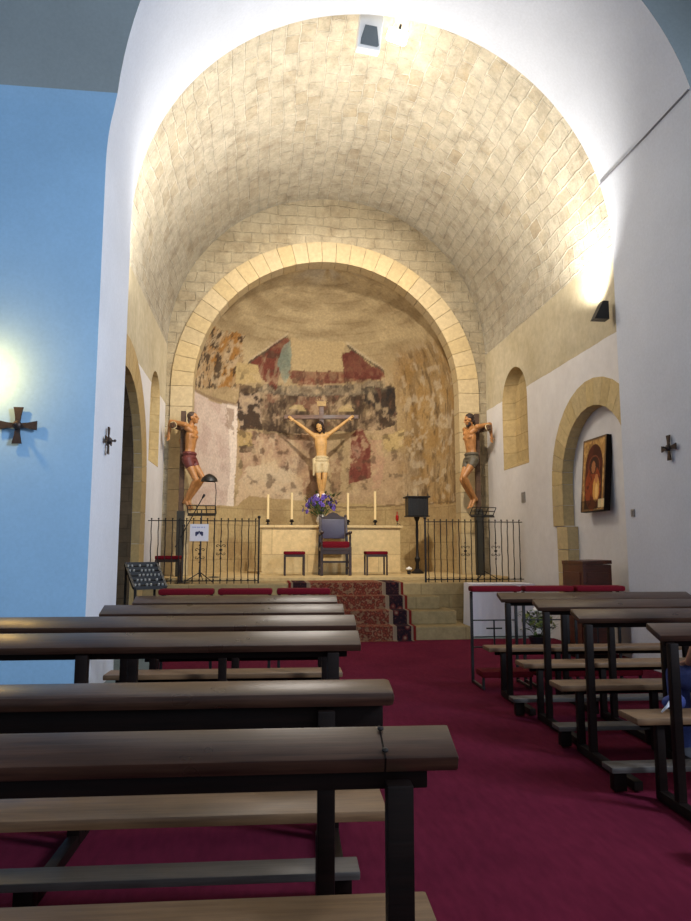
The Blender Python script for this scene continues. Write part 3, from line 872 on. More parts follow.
# ================================================================== PRIE-DIEUX
def prie(label, group):
    root = thing('prie_dieu', label, 'kneeler', group=group)
    mb = MB(); mb.box((0, -.05, .91), (.50, .17, .055), None, .022); mb.build('arm_pad', M['velvet'], root, smooth='auto')
    for sx in (-1, 1):
        mb = MB(); mb.box((sx * .225, 0, .44), (.026, .026, .88), None, .003); mb.build('leg', M['blackmetal'], root)
        mb = MB(); mb.box((sx * .225, -.20, .02), (.022, .40, .022), None, .003); mb.build('foot_bar', M['blackmetal'], root)
        mb = MB(); mb.box((sx * .225, -.385, .07), (.022, .022, .10), None, .003); mb.build('short_leg', M['blackmetal'], root)
    mb = MB(); mb.box((0, 0, .60), (.43, .012, .012)); mb.box((0, 0, .34), (.43, .012, .012)); mb.build('crossbar', M['blackmetal'], root)
    mb = MB(); mb.box((0, 0, .47), (.014, .012, .26)); mb.box((0, 0, .52), (.16, .012, .014)); mb.build('cross_motif', M['blackmetal'], root)
    mb = MB(); mb.box((0, -.30, .145), (.49, .24, .06), None, .022); mb.build('knee_pad', M['velvet_dark'], root, smooth='auto')
    return root
k0 = prie('red padded black metal prie-dieu right of the aisle, at the aisle end of the three', 'red prie-dieux on the right')
put(k0, 2.03, 6.97)
for x, y, lab, g in ((2.56, 6.97, 'middle red padded prie-dieu of the three before the white table', 'red prie-dieux on the right'),
               (3.09, 6.97, 'red padded prie-dieu of the three on the right, beside the wooden lectern', 'red prie-dieux on the right'),
               (.13, 6.74, 'red padded prie-dieu left of the aisle, nearest the altar steps carpet', 'red prie-dieux on the left'),
               (-.41, 6.74, 'middle red padded prie-dieu of the three before the left pews', 'red prie-dieux on the left'),
               (-.95, 6.74, 'red padded prie-dieu left of the aisle, beside the votive candle rack', 'red prie-dieux on the left')):
    o = dup(k0, (0, 0, 0), 0, lab, g); put(o, x, y)

# ================================================================== FIGURES
def frame(f, up=(0, 0, 1)):
    f = V(f).normalized(); u = V(up); r = f.cross(u).normalized(); u = r.cross(f)
    m = Matrix((r, f, u)).transposed().to_4x4()       # local x=right, y=forward, z=up
    return m
def head(mb, c, f, up=(0, 0, 1), s=1.0):
    m = frame(f, up); c = V(c)
    def q(p): return c + (m @ (V(p) * s))
    def e(p, r): mb.ball(q(p), [a * s for a in r], m)
    e((0, -.012, .03), (.074, .092, .084)); e((0, .022, -.042), (.056, .062, .068)); e((0, .058, -.094), (.024, .022, .02))
    mb.cone(q((0, .083, .008)), .008 * s, q((0, .107, -.028)), .0125 * s)
    for k in (-1, 1):
        e((k * .03, .076, .02), (.026, .015, .009)); e((k * .04, .055, -.03), (.024, .024, .022)); e((k * .077, -.005, -.008), (.01, .02, .03))
        e((k * .014, .1, -.03), (.008, .01, .007))
    e((0, .083, -.058), (.022, .011, .007)); e((0, .081, -.069), (.019, .011, .008))
    return q, m
def eyes(c, f, up, s, parent):
    m = frame(f, up)
    for k in (-1, 1):
        b = MB(); b.ball(V(c) + (m @ (V((k * .030, .079, .003)) * s)), [.0095 * s, .008 * s, .0055 * s], m); b.build('eye', M['eye'], parent, True)
def hand(mb, w, d, n, side, s=1.0, curl=.5):
    w = V(w); d = V(d).normalized(); n = V(n); n = (n - d * n.dot(d)).normalized(); x = d.cross(n) * side
    m = Matrix((x, d, n)).transposed().to_4x4()
    mb.ball(w + d * .045 * s, (.038 * s, .05 * s, .015 * s), m)
    for i, (o, L) in enumerate(((-.029, .066), (-.01, .076), (.01, .071), (.028, .056))):
        b = w + d * .085 * s + x * o * s
        d1 = (d + n * curl * .5).normalized(); d2 = (d + n * curl * 1.6).normalized()
        k = b + d1 * L * .52 * s; t = k + d2 * L * .5 * s
        mb.cone(b, .0088 * s, k, .008 * s); mb.cone(k, .008 * s, t, .0065 * s)
    b = w + d * .025 * s - x * .03 * s; k = b + (d * .55 - x * .7 + n * .35).normalized() * .042 * s
    mb.cone(b, .0125 * s, k, .0095 * s); mb.cone(k, .0095 * s, k + (d * .9 - x * .2 + n * .4).normalized() * .03 * s, .0075 * s)
def foot(mb, a, d, s=1.0, down=(0, 0, -1)):
    a = V(a); d = V(d).normalized(); dn = V(down)
    heel = a + dn * .05 * s - d * .03 * s; ball_ = a + dn * .06 * s + d * .13 * s
    mb.cone(a, .036 * s, heel, .034 * s); mb.cone(a + d * .02 * s, .036 * s, ball_, .026 * s)
    x = d.cross(dn).normalized()
    for o, L in ((-.03, .055), (-.012, .05), (.004, .045), (.018, .04), (.03, .032)):
        mb.cone(ball_ + x * o * s, .0125 * s, ball_ + x * o * s + d * L * s, .009 * s)
def torso(mb, pel, chest, neck, rx, fw, shL, shR, s=1.0, slim=1.0):
    pel, chest, neck = V(pel), V(chest), V(neck); up = (chest - pel).normalized(); rx = V(rx).normalized(); fw = up.cross(rx)
    if fw.dot(V(fw)) < 0: fw = -fw
    m = Matrix((rx, fw, up)).transposed().to_4x4()
    keys = ((-.02, .155, .105), (.15, .145, .098), (.38, .122, .086), (.62, .134, .095), (.85, .152, .108), (1.0, .158, .108), (1.15, .15, .095))
    for i in range(27):
        t = -.02 + 1.17 * i / 26
        for (t0, a0, b0), (t1, a1, b1) in zip(keys, keys[1:]):
            if t0 <= t <= t1 + 1e-6: w_ = (t - t0) / (t1 - t0); a = a0 + (a1 - a0) * w_; b = b0 + (b1 - b0) * w_; break
        mb.ball(pel + (chest - pel) * t, (a * s * slim, b * s * slim, .06 * s), m)
    for k in (-1, 1):      # pectorals and the hollow under the ribs
        mb.ball(chest + (m @ V((k * .065 * s, .075 * s * slim, -.01 * s))), (.062 * s, .035 * s, .045 * s), m)
        mb.ball(chest.lerp(pel, .45) + (m @ V((k * .045 * s, .058 * s * slim, 0))), (.04 * s, .03 * s, .09 * s), m)
    top = chest.lerp(neck, .6)
    for sh in (shL, shR):
        mb.cone(top, .068 * s, V(sh), .056 * s)
        mb.cone(chest.lerp(V(sh), .45) + (m @ V((0, .05 * s, -.0))), .062 * s, chest.lerp(V(sh), .75), .06 * s)
def limb(mb, a, ra, b, rb, c, rc):
    a, b, c = V(a), V(b), V(c)
    mb.cone(a, ra, b, rb); 
    m1 = b.lerp(c, .3); mb.cone(b, rb, m1, rb * 1.02); mb.cone(m1, rb * 1.02, c, rc)

def corpus():
    root = thing('crucifix', 'large carved crucifix with pale figure in the middle of the frescoed apse', 'crucifix', (1.22, 15.0, .83))
    O = V((0, 0, -.83))
    def q(x, y, z): return V((x, y, z)) + O
    mb = MB(); mb.box(q(.02, .0, 2.68), (.10, .07, 3.70), None, .004); mb.build('upright', M['wood_cross'], root)
    mb = MB(); mb.bar(q(-.79, -.02, 4.13), q(.83, -.02, 4.17), .09, .085, .004); mb.build('crossbeam', M['wood_cross'], root)
    mb = MB(); mb.box(q(.02, -.05, 4.44), (.20, .02, .11), None, .004)
    for k in range(-3, 4):
        a = k * .3; mb.bar(q(.02, -.03, 4.40), q(.02 + .17 * math.sin(a), -.03, 4.40 + .17 * math.cos(a)), .012, .01)
    mb.build('gilt_title_plate', M['gold'], root)
    b = MB()
    pel, che, nec = q(.02, -.14, 3.16), q(.0, -.15, 3.58), q(.0, -.15, 3.77)
    sl, sr = q(-.175, -.13, 3.74), q(.175, -.13, 3.76)
    torso(b, pel, che, nec, (1, 0, 0), (0, -1, 0), sl, sr, .93, .97)
    limb(b, sl, .05, q(-.40, -.11, 3.92), .036, q(-.585, -.085, 4.055), .024)
    limb(b, sr, .05, q(.42, -.11, 3.95), .036, q(.60, -.085, 4.10), .024)
    hand(b, q(-.585, -.085, 4.055), (-.75, 0, .55), (.0, -1, .0), 1, .95, .6)
    hand(b, q(.60, -.085, 4.10), (.75, 0, .55), (0, -1, 0), -1, .95, .6)
    hc = q(-.035, -.21, 3.90)
    fdir = V((-.35, -.8, -.5))
    b.cone(nec, .052, q(-.015, -.17, 3.84), .05)
    head(b, hc, fdir, (-.15, -.2, 1), .97)
    kl, kr = q(-.045, -.215, 2.80), q(.075, -.215, 2.79)
    limb(b, q(-.065, -.14, 3.11), .084, kl, .052, q(-.005, -.13, 2.50), .034)
    limb(b, q(.105, -.14, 3.11), .084, kr, .052, q(.045, -.14, 2.49), .034)
    foot(b, q(-.005, -.13, 2.50), (.1, -.5, -.85), .9, (0, -.6, -.4)); foot(b, q(.045, -.15, 2.49), (-.05, -.5, -.85), .9, (0, -.6, -.4))
    body = remeshed(b, 'body', M['skin'], root, .008)
    eyes(hc, fdir, (-.15, -.2, 1), .97, body)
    h = MB(); m = frame(fdir, (-.15, -.2, 1))
    for (p, r) in (((0, -.03, .04), (.086, .09, .088)), ((-.075, -.02, -.04), (.028, .05, .09)), ((.075, -.02, -.04), (.028, .05, .09)), ((0, -.07, -.05), (.075, .05, .1)), ((-.07, .0, -.12), (.022, .03, .06))):
        h.ball(hc + (m @ V(p)), r, m)
    for p, r in (((0, .055, -.105), (.032, .03, .03)), ((-.04, .03, -.085), (.018, .03, .035)), ((.04, .03, -.085), (.018, .03, .035))): h.ball(hc + (m @ V(p)), r, m)
    remeshed(h, 'hair_and_beard', M['hair'], root, .008, 3)
    c = MB()
    for t, a, bb in ((0, .165, .118), (.4, .168, .12), (.8, .15, .11)):
        c.ball(q(.02, -.145, 3.24 - .16 * t), (a, bb, .06))
    c.cone(q(-.06, -.16, 3.08), .098, q(-.055, -.185, 2.95), .082); c.cone(q(.10, -.16, 3.08), .098, q(.09, -.185, 2.96), .082)
    c.cone(q(-.15, -.17, 3.2), .035, q(-.155, -.17, 2.86), .022)
    remeshed(c, 'loincloth', M['loin_white'], root, .009, 3)
    return root
corpus()

def thief(name, label, origin, face, loin, hairm, head_dir, kneeside, beard):
    """bound to a T cross behind him, arms hooked back over the beam; face = direction the body looks (xy)"""
    root = thing(name, label, 'statue', origin)
    f = V((face[0], face[1], 0)).normalized(); up = V((0, 0, 1)); rt = f.cross(up)
    zb = origin[2]
    def q(r, fw, z): return rt * r + f * fw + V((0, 0, z - zb - ((.09 if origin[0] < 0 else .02) if z > zb + .1 else 0)))
    mb = MB(); mb.bar(q(0, 0, zb + .004), q(0, 0, 2.05), .125, .125, .006); mb.build('painted_post', M['post_green'], root)
    mb = MB(); mb.bar(q(0, 0, 2.05), q(0, 0, 3.82), .085, .085, .008); mb.build('upright', M['wood_old'], root)
    mb = MB(); mb.bar(q(-.31, -.05, 3.525), q(.31, -.05, 3.525), .085, .085, .008); mb.build('crossbeam', M['wood_old'], root)
    b = MB()
    pel, che, nec = q(0, .13, 2.98), q(0, .16, 3.37), q(0, .15, 3.55)
    sl, sr = q(-.18, .13, 3.54), q(.18, .13, 3.54)
    torso(b, pel, che, nec, rt, f, sl, sr, .92)
    el, er = q(-.235, -.12, 3.60), q(.235, -.12, 3.60)
    limb(b, sl, .05, el, .04, q(-.235, -.15, 3.38), .026)
    limb(b, sr, .05, er, .04, q(.235, -.15, 3.38), .026)
    hand(b, q(-.235, -.15, 3.38), (-.1, -.1, -1), tuple(-rt), 1, .9, .7)
    hand(b, q(.235, -.15, 3.38), (0, -.1, -1), tuple(rt), -1, .9, .7)
    hc = q(head_dir[0], .195, 3.685); fd = rt * head_dir[1] + f * 1.0 + V((0, 0, head_dir[2]))
    b.cone(nec, .055, hc - fd.normalized() * .03 + V((0, 0, -.06)), .052)
    head(b, hc, fd, (0, 0, 1), .95)
    limb(b, q(-.085, .14, 2.93), .085, q(-.07, .37, 2.62), .053, q(-.05, .12, 2.25), .036)
    limb(b, q(.085, .14, 2.93), .085, q(.07, .31, 2.58), .053, q(.04, .10, 2.22), .036)
    foot(b, q(-.05, .10, 2.24), tuple(f * .7 + V((0, 0, -.7))), .9); foot(b, q(.04, .10, 2.22), tuple(f * .7 + V((0, 0, -.7))), .9)
    body = remeshed(b, 'body', M['skin_dark'], root, .008)
    eyes(hc, fd, (0, 0, 1), .95, body)
    h = MB(); m = frame(fd)
    for (p, r) in (((0, -.03, .045), (.084, .088, .084)), ((0, -.065, -.03), (.07, .045, .07))): h.ball(hc + (m @ V(p)), r, m)
    if beard:
        for p, r in (((0, .05, -.1), (.034, .032, .036)), ((-.045, .02, -.075), (.018, .03, .04)), ((.045, .02, -.075), (.018, .03, .04))): h.ball(hc + (m @ V(p)), r, m)
    remeshed(h, 'hair', hairm, root, .008, 3)
    c = MB()
    mm = frame(f)
    for dz in (0, -.07, -.13): c.ball(q(0, .135, 3.05 + dz), (.165, .125, .055), mm)
    c.cone(q(-.085, .15, 2.93), .098, q(-.083, .20, 2.85), .086); c.cone(q(.085, .15, 2.93), .098, q(.08, .185, 2.84), .088)
    remeshed(c, 'loincloth', loin, root, .009, 3)
    mb = MB()
    for r_, z_ in ((-.27, 3.525), (.27, 3.525)):
        mb.tube([q(r_ + .012 * math.sin(a * 3), -.05 + .062 * math.cos(a), z_ + .062 * math.sin(a)) for a in [2 * PI * k / 16 for k in range(17)]], .009, 6, False)
    mb.build('rope', M['loin_white'], root)
    return root
thief('bound_thief_statue', 'carved man bound to a post, dark red loincloth, left of the apse arch', (-1.42, 12.48, .83), (.93, -.37), M['loin_red'], M['hair2'], (.0, .0, .12), 1, False)
thief('bound_thief_statue', 'carved bearded man bound to a post, grey green loincloth, right of the apse arch', (3.93, 12.48, .83), (-.93, -.37), M['loin_green'], M['hair'], (-.02, .30, -.25), -1, True)

# ================================================================== ALTAR AND WHAT STANDS ON IT
AT = 1.76
root = thing('altar', 'cream stone block altar below the crucifix', 'altar', (1.31, 13.62, .83))
mb = MB(); mb.box((0, 0, .435), (2.64, .60, .87), None, .006); mb.build('altar_block', M['altar'], root)
mb = MB(); mb.box((0, 0, .895), (2.74, .68, .05), None, .008); mb.build('altar_top', M['altar'], root)
mb = MB(); mb.box((0, 0, .02), (2.70, .64, .04), None, .005); mb.build('plinth', M['stone'], root)
ZT = .83 + .922
def candle(label, x, h):
    root = thing('altar_candle', label, 'candle', (x, 13.66, ZT), group='tall candles on the altar')
    mb = MB(); mb.lathe([(.055, 0), (.055, .012), (.02, .022), (.016, .06), (.042, .075), (.048, .085), (.03, .10), (.03, .12)]); mb.build('candlestick', M['iron'], root, 'auto')
    mb = MB(); mb.lathe([(.024, .118), (.023, .118 + h), (.012, .122 + h)], seg=14); c = mb.build('wax', M['wax'], root, 'auto')
    mb = MB(); mb.tube([(0, 0, .12 + h), (.002, 0, .137 + h)], .002, 5); mb.build('wick', M['iron'], c)
candle('tall ivory candle on the altar, beside the iron railing post end', .10, .48)
candle('tall ivory candle on the altar, between the flower vase and the outer left candle', .56, .52)
candle('tall ivory candle on the altar, just right of the chair back', 1.66, .52)
candle('tall ivory candle on the altar, nearest the dark lantern', 2.20, .56)
# flowers
def bouquet(root, n, rad, h0, h1, mats, leafm, size, nleaf, rnd):
    st = MB(); 
    for i in range(nleaf):
        a = rnd.uniform(0, 2 * PI); r = rad * math.sqrt(rnd.random()) ; z = rnd.uniform(h0, h1)
        L = size * rnd.uniform(1.4, 2.6); d = V((math.cos(a), math.sin(a), rnd.uniform(-.4, .9))).normalized()
        p = V((r * math.cos(a), r * math.sin(a), z)); w = d.cross(V((0, 0, 1))).normalized() * size * .45
        b0 = st.bm.verts.new(p); b1 = st.bm.verts.new(p + d * L * .5 + w); b2 = st.bm.verts.new(p + d * L); b3 = st.bm.verts.new(p + d * L * .5 - w)
        st.bm.faces.new((b0, b1, b2, b3))
    tag(st.build('leaves', leafm, root, normals=False), kind='stuff')
    stem = MB()
    fl = []
    for i in range(n):
        a = rnd.uniform(0, 2 * PI); r = rad * math.sqrt(rnd.random()); z = h1 - (h1 - h0) * .8 * (r / rad) ** 2 * rnd.uniform(.7, 1.1)
        p = V((r * math.cos(a), r * math.sin(a), z)); fl.append(p)
        stem.tube([(0, 0, h0 - .1), p * .5 + V((0, 0, (h0) * .5)), p], .004, 5)
    stem.build('stems', leafm, root)
    for i, p in enumerate(fl):
        m = mats[i % len(mats)]
        f = MB()
        k = 6
        out = V((p.x, p.y, .06)).normalized() if p.length > 0 else V((0, 0, 1))
        fm = frame(out)
        for j in range(k):
            a = 2 * PI * j / k
            loc = p + (fm @ V((math.cos(a) * size * .55, .15 * size, math.sin(a) * size * .55)))
            f.ball(loc, (size * .42, size * .2, size * .42), fm @ Matrix.Rotation(a, 4, 'Y'), sub=1)
        f.ball(p + (fm @ V((0, size * .3, 0))), size * .22, sub=1)
        f.build('flower', m, root, True)
rnd = random.Random(4)
root = thing('flower_vase', 'vase of violet flowers with one white bloom on the altar, behind the chair', 'flowers', (1.13, 13.60, ZT))
mb = MB(); mb.lathe([(.05, 0), (.06, .01), (.10, .08), (.09, .15), (.07, .19), (.085, .21), (.075, .21), (.06, .19), (.08, .14), (.05, .02)], seg=24); mb.build('vase', M['ceramic'], root, 'auto')
bouquet(root, 38, .35, .20, .60, [M['petal_violet']] * 7 + [M['petal_white']], M['leaf'], .052, 220, rnd)
# celebrant chair
root = thing('celebrant_chair', 'tall dark wooden armchair with purple grey back and red seat before the altar', 'chair', (1.305, 12.75, .832))
W_ = .255
for sx in (-1, 1):
    mb = MB(); mb.box((sx * W_, -.24, .255), (.05, .05, .51), None, .006); mb.build('leg', M['chairwood'], root)
    mb = MB(); mb.box((sx * W_, .24, .255), (.05, .05, .51), None, .006); mb.build('leg', M['chairwood'], root)
    mb = MB(); mb.bar((sx * W_, .24, .50), (sx * (W_ - .02), .30, 1.06), .05, .045, .006); mb.lathe([(.0, 0), (.022, .01), (.03, .03), (.02, .055), (.0, .065)], (sx * (W_ - .02), .30, 1.05), 12); mb.build('back_post', M['chairwood'], root, 'auto')
    mb = MB(); mb.bar((sx * W_, .24, .74), (sx * W_, -.27, .76), .05, .04, .008); mb.lathe([(0, 0), (.03, .008), (.036, .03), (.025, .05), (0, .055)], (sx * W_, -.27, .735), 12); mb.build('armrest', M['chairwood'], root, 'auto')
    mb = MB(); mb.lathe([(.018, .51), (.024, .56), (.015, .6), (.022, .66), (.016, .74)], (sx * W_, -.24, 0), 12); mb.build('arm_support', M['chairwood'], root, 'auto')
    mb = MB(); mb.box((sx * W_, 0, .13), (.035, .46, .035)); mb.build('stretcher', M['chairwood'], root)
mb = MB(); mb.box((0, -.1, .24), (.49, .03, .035)); mb.build('stretcher', M['chairwood'], root)
mb = MB(); mb.box((0, 0, .465), (.54, .52, .06), None, .008); mb.box((0, -.24, .41), (.48, .03, .07), None, .006); mb.build('seat_frame', M['chairwood'], root)
mb = MB(); mb.box((0, -.02, .545), (.49, .50, .12), None, .035); mb.build('seat_cushion', M['velvet'], root, 'auto')
mb = MB()
mb.bar((0, .262, .66), (0, .295, 1.02), .43, .05, .012); mb.build('back_panel', M['leather'], root, 'auto')
mb = MB(); poly = [(-.25, 1.0), (.25, 1.0), (.23, 1.06), (.13, 1.08), (.07, 1.13), (0, 1.15), (-.07, 1.13), (-.13, 1.08), (-.23, 1.06)]
mb.prism(poly, Matrix(((1, 0, 0, 0), (0, 0, 1, .275), (0, 1, 0, 0), (0, 0, 0, 1))), .05); mb.build('crest_rail', M['chairwood'], root)
def stool(label, x, y, z, w=.38, d=.34, h=.425):
    root = thing('altar_stool', label, 'stool', (x, y, z), group='red topped stools by the altar')
    for sx in (-1, 1):
        for sy in (-1, 1):
            mb = MB(); mb.box((sx * (w / 2 - .02), sy * (d / 2 - .02), (h - .06) / 2), (.03, .03, h - .06), None, .004); mb.build('leg', M['chairwood'], root)
    mb = MB(); mb.box((0, 0, h - .075), (w - .02, d - .02, .045), None, .004); mb.build('seat_frame', M['chairwood'], root)
    mb = MB(); mb.box((0, 0, h - .025), (w, d, .06), None, .022); mb.build('seat_cushion', M['velvet'], root, 'auto')
    return root
stool('small red cushioned stool standing left of the altar chair', .575, 12.75, .832)
stool('small red cushioned stool standing right of the altar chair', 2.06, 12.75, .832, .40)
stool('low red cushioned stool behind the left iron railing, beside its cross post', -1.50, 11.67, .772, .40, .3, .42)
# lantern on turned post
root = thing('lantern_stand', 'dark boxy metal lantern on a turned post right of the altar', 'lantern', (2.99, 13.45, .832))
mb = MB(); mb.lathe([(.12, 0), (.13, .02), (.09, .05), (.04, .09), (.03, .2), (.05, .25), (.055, .29), (.03, .33), (.024, .5), (.03, .8), (.024, 1.0), (.05, 1.05), (.06, 1.09)], seg=18); mb.build('turned_post', M['iron'], root, 'auto')
mb = MB(); mb.box((0, 0, 1.285), (.40, .30, .36), None, .01)
for k in (-1, 0, 1): mb.box((k * .125, -.152, 1.285), (.012, .012, .36))
mb.build('lantern_box', M['blackmetal'], root)
mb = MB(); mb.box((0, 0, 1.475), (.47, .36, .03), None, .005); mb.box((0, 0, 1.10), (.44, .33, .02)); mb.build('lantern_cap', M['iron'], root)
for sx in (-1, 0, 1):
    mb = MB(); mb.lathe([(.008, 0), (.012, .02), (.005, .05), (.001, .10 if sx else .14)], (sx * .2, -.12, 1.488), 8); mb.build('finial', M['iron'], root)
root = thing('sanctuary_lamp', 'small red glass votive lamp on a curved bracket at the altar end', 'lamp', (2.60, 13.45, ZT))
mb = MB(); mb.lathe([(.035, 0), (.035, .008), (.008, .016), (.007, .07), (.02, .085)], seg=14); mb.tube([(0, 0, .05), (.06, 0, .01), (.075, 0, .01)], .005, 6); mb.build('bracket', M['iron'], root)
mb = MB(); mb.lathe([(.018, .085), (.03, .11), (.033, .17), (.026, .20)], seg=16); mb.build('red_glass', M['redglass'], root, 'auto')
mb = MB(); mb.lathe([(.012, .2), (.009, .27), (.004, .275)], seg=10); mb.build('flame_shaped_bulb', M['redglass'], root, 'auto')
root = thing('small_flower_pot', 'tiny white flower in a small pot on the floor below the dark lantern', 'flowers', (2.74, 13.05, .832))
mb = MB(); mb.lathe([(.03, 0), (.042, .06), (.045, .065), (.03, .06)], seg=14); mb.build('pot', M['pot'], root, 'auto')
mb = MB(); mb.tube([(0, 0, .05), (.004, 0, .08)], .006, 6); mb.build('stem', M['leaf'], root)
mb = MB()
for k in range(6): mb.ball((.032 * math.cos(k), .032 * math.sin(k), .10), (.03, .03, .026), sub=1)
mb.ball((0, 0, .115), .03, sub=1); mb.build('blossom', M['petal_white'], root, True)

# ================================================================== RAILINGS
def railing(label, x0, x1, posts_at, scrolls):
    y = 11.14
    root = thing('iron_railing', label, 'railing', (x0, y, .772), group=None)
    L = x1 - x0
    mb = MB(); mb.box((L / 2, 0, .97), (L, .022, .014)); mb.build('top_rail', M['iron'], root)
    mb = MB(); mb.box((L / 2, 0, .045), (L, .022, .014)); mb.build('bottom_rail', M['iron'], root)
    n = 16
    for i in range(n):
        x = L * (i + .5) / n
        mb = MB()
        pts = [(x + .004 * math.sin(k * 2.1 + i), .003 * math.cos(k * 1.7 + i), .0 + 1.0 * k / 10) for k in range(11)]
        mb.tube(pts, [.008] * 5 + [.0085] + [.008] * 5, 6)
        mb.ball((x, 0, 1.0), .015, sub=1); mb.ball((x, 0, .06), .016, sub=1)
        b = mb.build('baluster', M['iron'], root, 'auto')
        if i in scrolls:
            zc = scrolls[i]
            s = MB()
            for sx in (-1, 1):
                for sz in (-1, 1):
                    pts = []
                    for k in range(15):
                        t = k / 14; a = t * 1.5 * PI; r = .05 * (1 - .6 * t)
                        pts.append((x + sx * (.012 + .03 + r * -math.cos(a) * .9), 0, zc + sz * (.02 + .055 * t + r * math.sin(a))))
                    s.tube(pts, .005, 5)
            s.ball((x, 0, zc), (.03, .012, .022), sub=1); s.ball((x, 0, zc + .13), (.018, .01, .018), sub=1); s.ball((x, 0, zc - .13), (.018, .01, .018), sub=1)
            s.build('scroll_ornament', M['iron'], b, True)
    for px in posts_at:
        mb = MB(); mb.box((px, 0, .505), (.026, .026, 1.01)); mb.ball((px, 0, 1.03), .026, sub=2); mb.build('end_post', M['iron'], root, 'auto')
    return root
railing('black wrought iron railing left of the altar steps', -1.76, -.055, (1.705,), {7: .46, 10: .52})
railing('black wrought iron railing right of the altar steps', 2.61, 4.24, (0.0,), {6: .5, 11: .5})
mb = MB(); mb.box((0, 0, 0), (.285, .003, .265))
o = mb.build('paper_sign', M['shirt']); o.location = (-.975, 11.112, .772 + .785)
tag(o, 'white paper notice with a dark emblem hung on the left iron railing', 'sign')
mb = MB()
for sx in (-1, 1):
    mb.ball((sx * .034, -.003, -.008), (.030, .0015, .026), sub=2); mb.ball((sx * .046, -.003, -.036), (.018, .0015, .02), sub=1)
mb.ball((0, -.003, .012), (.02, .0015, .016), sub=1)
mb.build('printed_emblem', plain('dark_blue_ink', lin(46, 50, 84), .8), o)
mb = MB()
rr_ = random.Random(2)
x = -.105
while x < .1:
    w = rr_.uniform(.010, .016); mb.box((x + w / 2, -.0025, .082), (w, .001, .02)); x += w + rr_.choice((.005, .005, .014))
mb.build('printed_text_line', plain('pale_blue_ink', lin(150, 156, 196), .8), o)

# ================================================================== STANDS
def music_stand(label, x, y, z, yaw):
    root = thing('music_stand', label, 'music stand', (x, y, z), yaw, group=None)
    t = R(-52)
    for a in (90, 210, 330):
        mb = MB(); mb.tube([(0, 0, .16), (.26 * math.cos(R(a)), .26 * math.sin(R(a)), .01)], .008, 6); mb.build('tripod_leg', M['blackmetal'], root)
    mb = MB(); mb.tube([(0, 0, .08), (0, 0, 1.16)], .011, 8); mb.build('pole', M['blackmetal'], root)
    mb = MB(); E_ = Euler((R(38), 0, 0)); m = E_.to_matrix().to_4x4()
    def b(p0, p1, r): mb.tube([V((0, 0, 1.17)) + (m @ V(p)) for p in (p0, p1)], r, 6)
    w, h = .23, .078
    for z_ in (-h, 0, h): b((-w, 0, z_), (w, 0, z_), .008)
    for x_ in (-w, -w * .33, w * .33, w): b((x_, 0, -h), (x_, 0, h), .008)
    b((-w, .0, -h), (-w, .0, -h), .008) if False else None
    mb.box(V((0, 0, 1.17)) + (m @ V((0, -.03, -h))), (.46, .06, .012), Euler((R(38), 0, 0)))
    mb.build('desk_grid', M['blackmetal'], root)
    return root
music_stand('black wire music stand behind the left railing', -.99, 11.62, .772, R(-6))
music_stand('black wire music stand behind the right railing', 3.73, 11.60, .772, R(14))
root = thing('microphone_stand', 'black microphone stand with slanted boom behind the left railing', 'microphone stand', (-1.245, 11.36, .772))
mb = MB(); mb.lathe([(.12, 0), (.12, .012), (.02, .025), (.012, .05)], seg=20); mb.build('base', M['blackmetal'], root, 'auto')
mb = MB(); mb.tube([(0, 0, .02), (0, 0, .9)], .011, 8); mb.build('pole', M['blackmetal'], root)
mb = MB(); mb.ball((0, 0, .9), (.03, .022, .03)); mb.build('clutch', M['blackmetal'], root, True)
mb = MB(); mb.tube([(-.12, 0, .56), (.29, 0, 1.35)], .008, 8); mb.build('boom', M['blackmetal'], root)
mb = MB(); mb.cone((.285, 0, 1.34), .014, (.31, 0, 1.385), .022); remeshed(mb, 'microphone', M['blackmetal'], root, .006, 2)
mb = MB(); mb.tube([(.0, -.02, .9), (-.02, -.03, .7), (.01, -.02, .5), (-.03, -.03, .3), (-.05, -.03, .05)], .006, 6); mb.build('cable', M['blackmetal'], root)
root = thing('gooseneck_lamp', 'small black gooseneck reading lamp with drooping shade above the left music stand', 'lamp', (-.80, 12.02, .832))
mb = MB(); mb.lathe([(.09, 0), (.09, .012), (.012, .02)], seg=16); mb.build('base', M['blackmetal'], root, 'auto')
mb = MB(); mb.tube([(0, 0, .015), (0, 0, 1.2), (.01, 0, 1.42), (-.005, 0, 1.56), (-.05, 0, 1.70), (-.10, 0, 1.73)], .007, 6); mb.build('gooseneck', M['blackmetal'], root)
mb = MB(); mb.lathe([(.145, -.10), (.12, -.04), (.075, .0), (.03, .025), (.01, .03), (.008, .025), (.07, -.01), (.11, -.045), (.135, -.10)], (-.11, 0, 1.71), 20)
mb.build('lamp_shade', M['blackmetal'], root, 'auto')
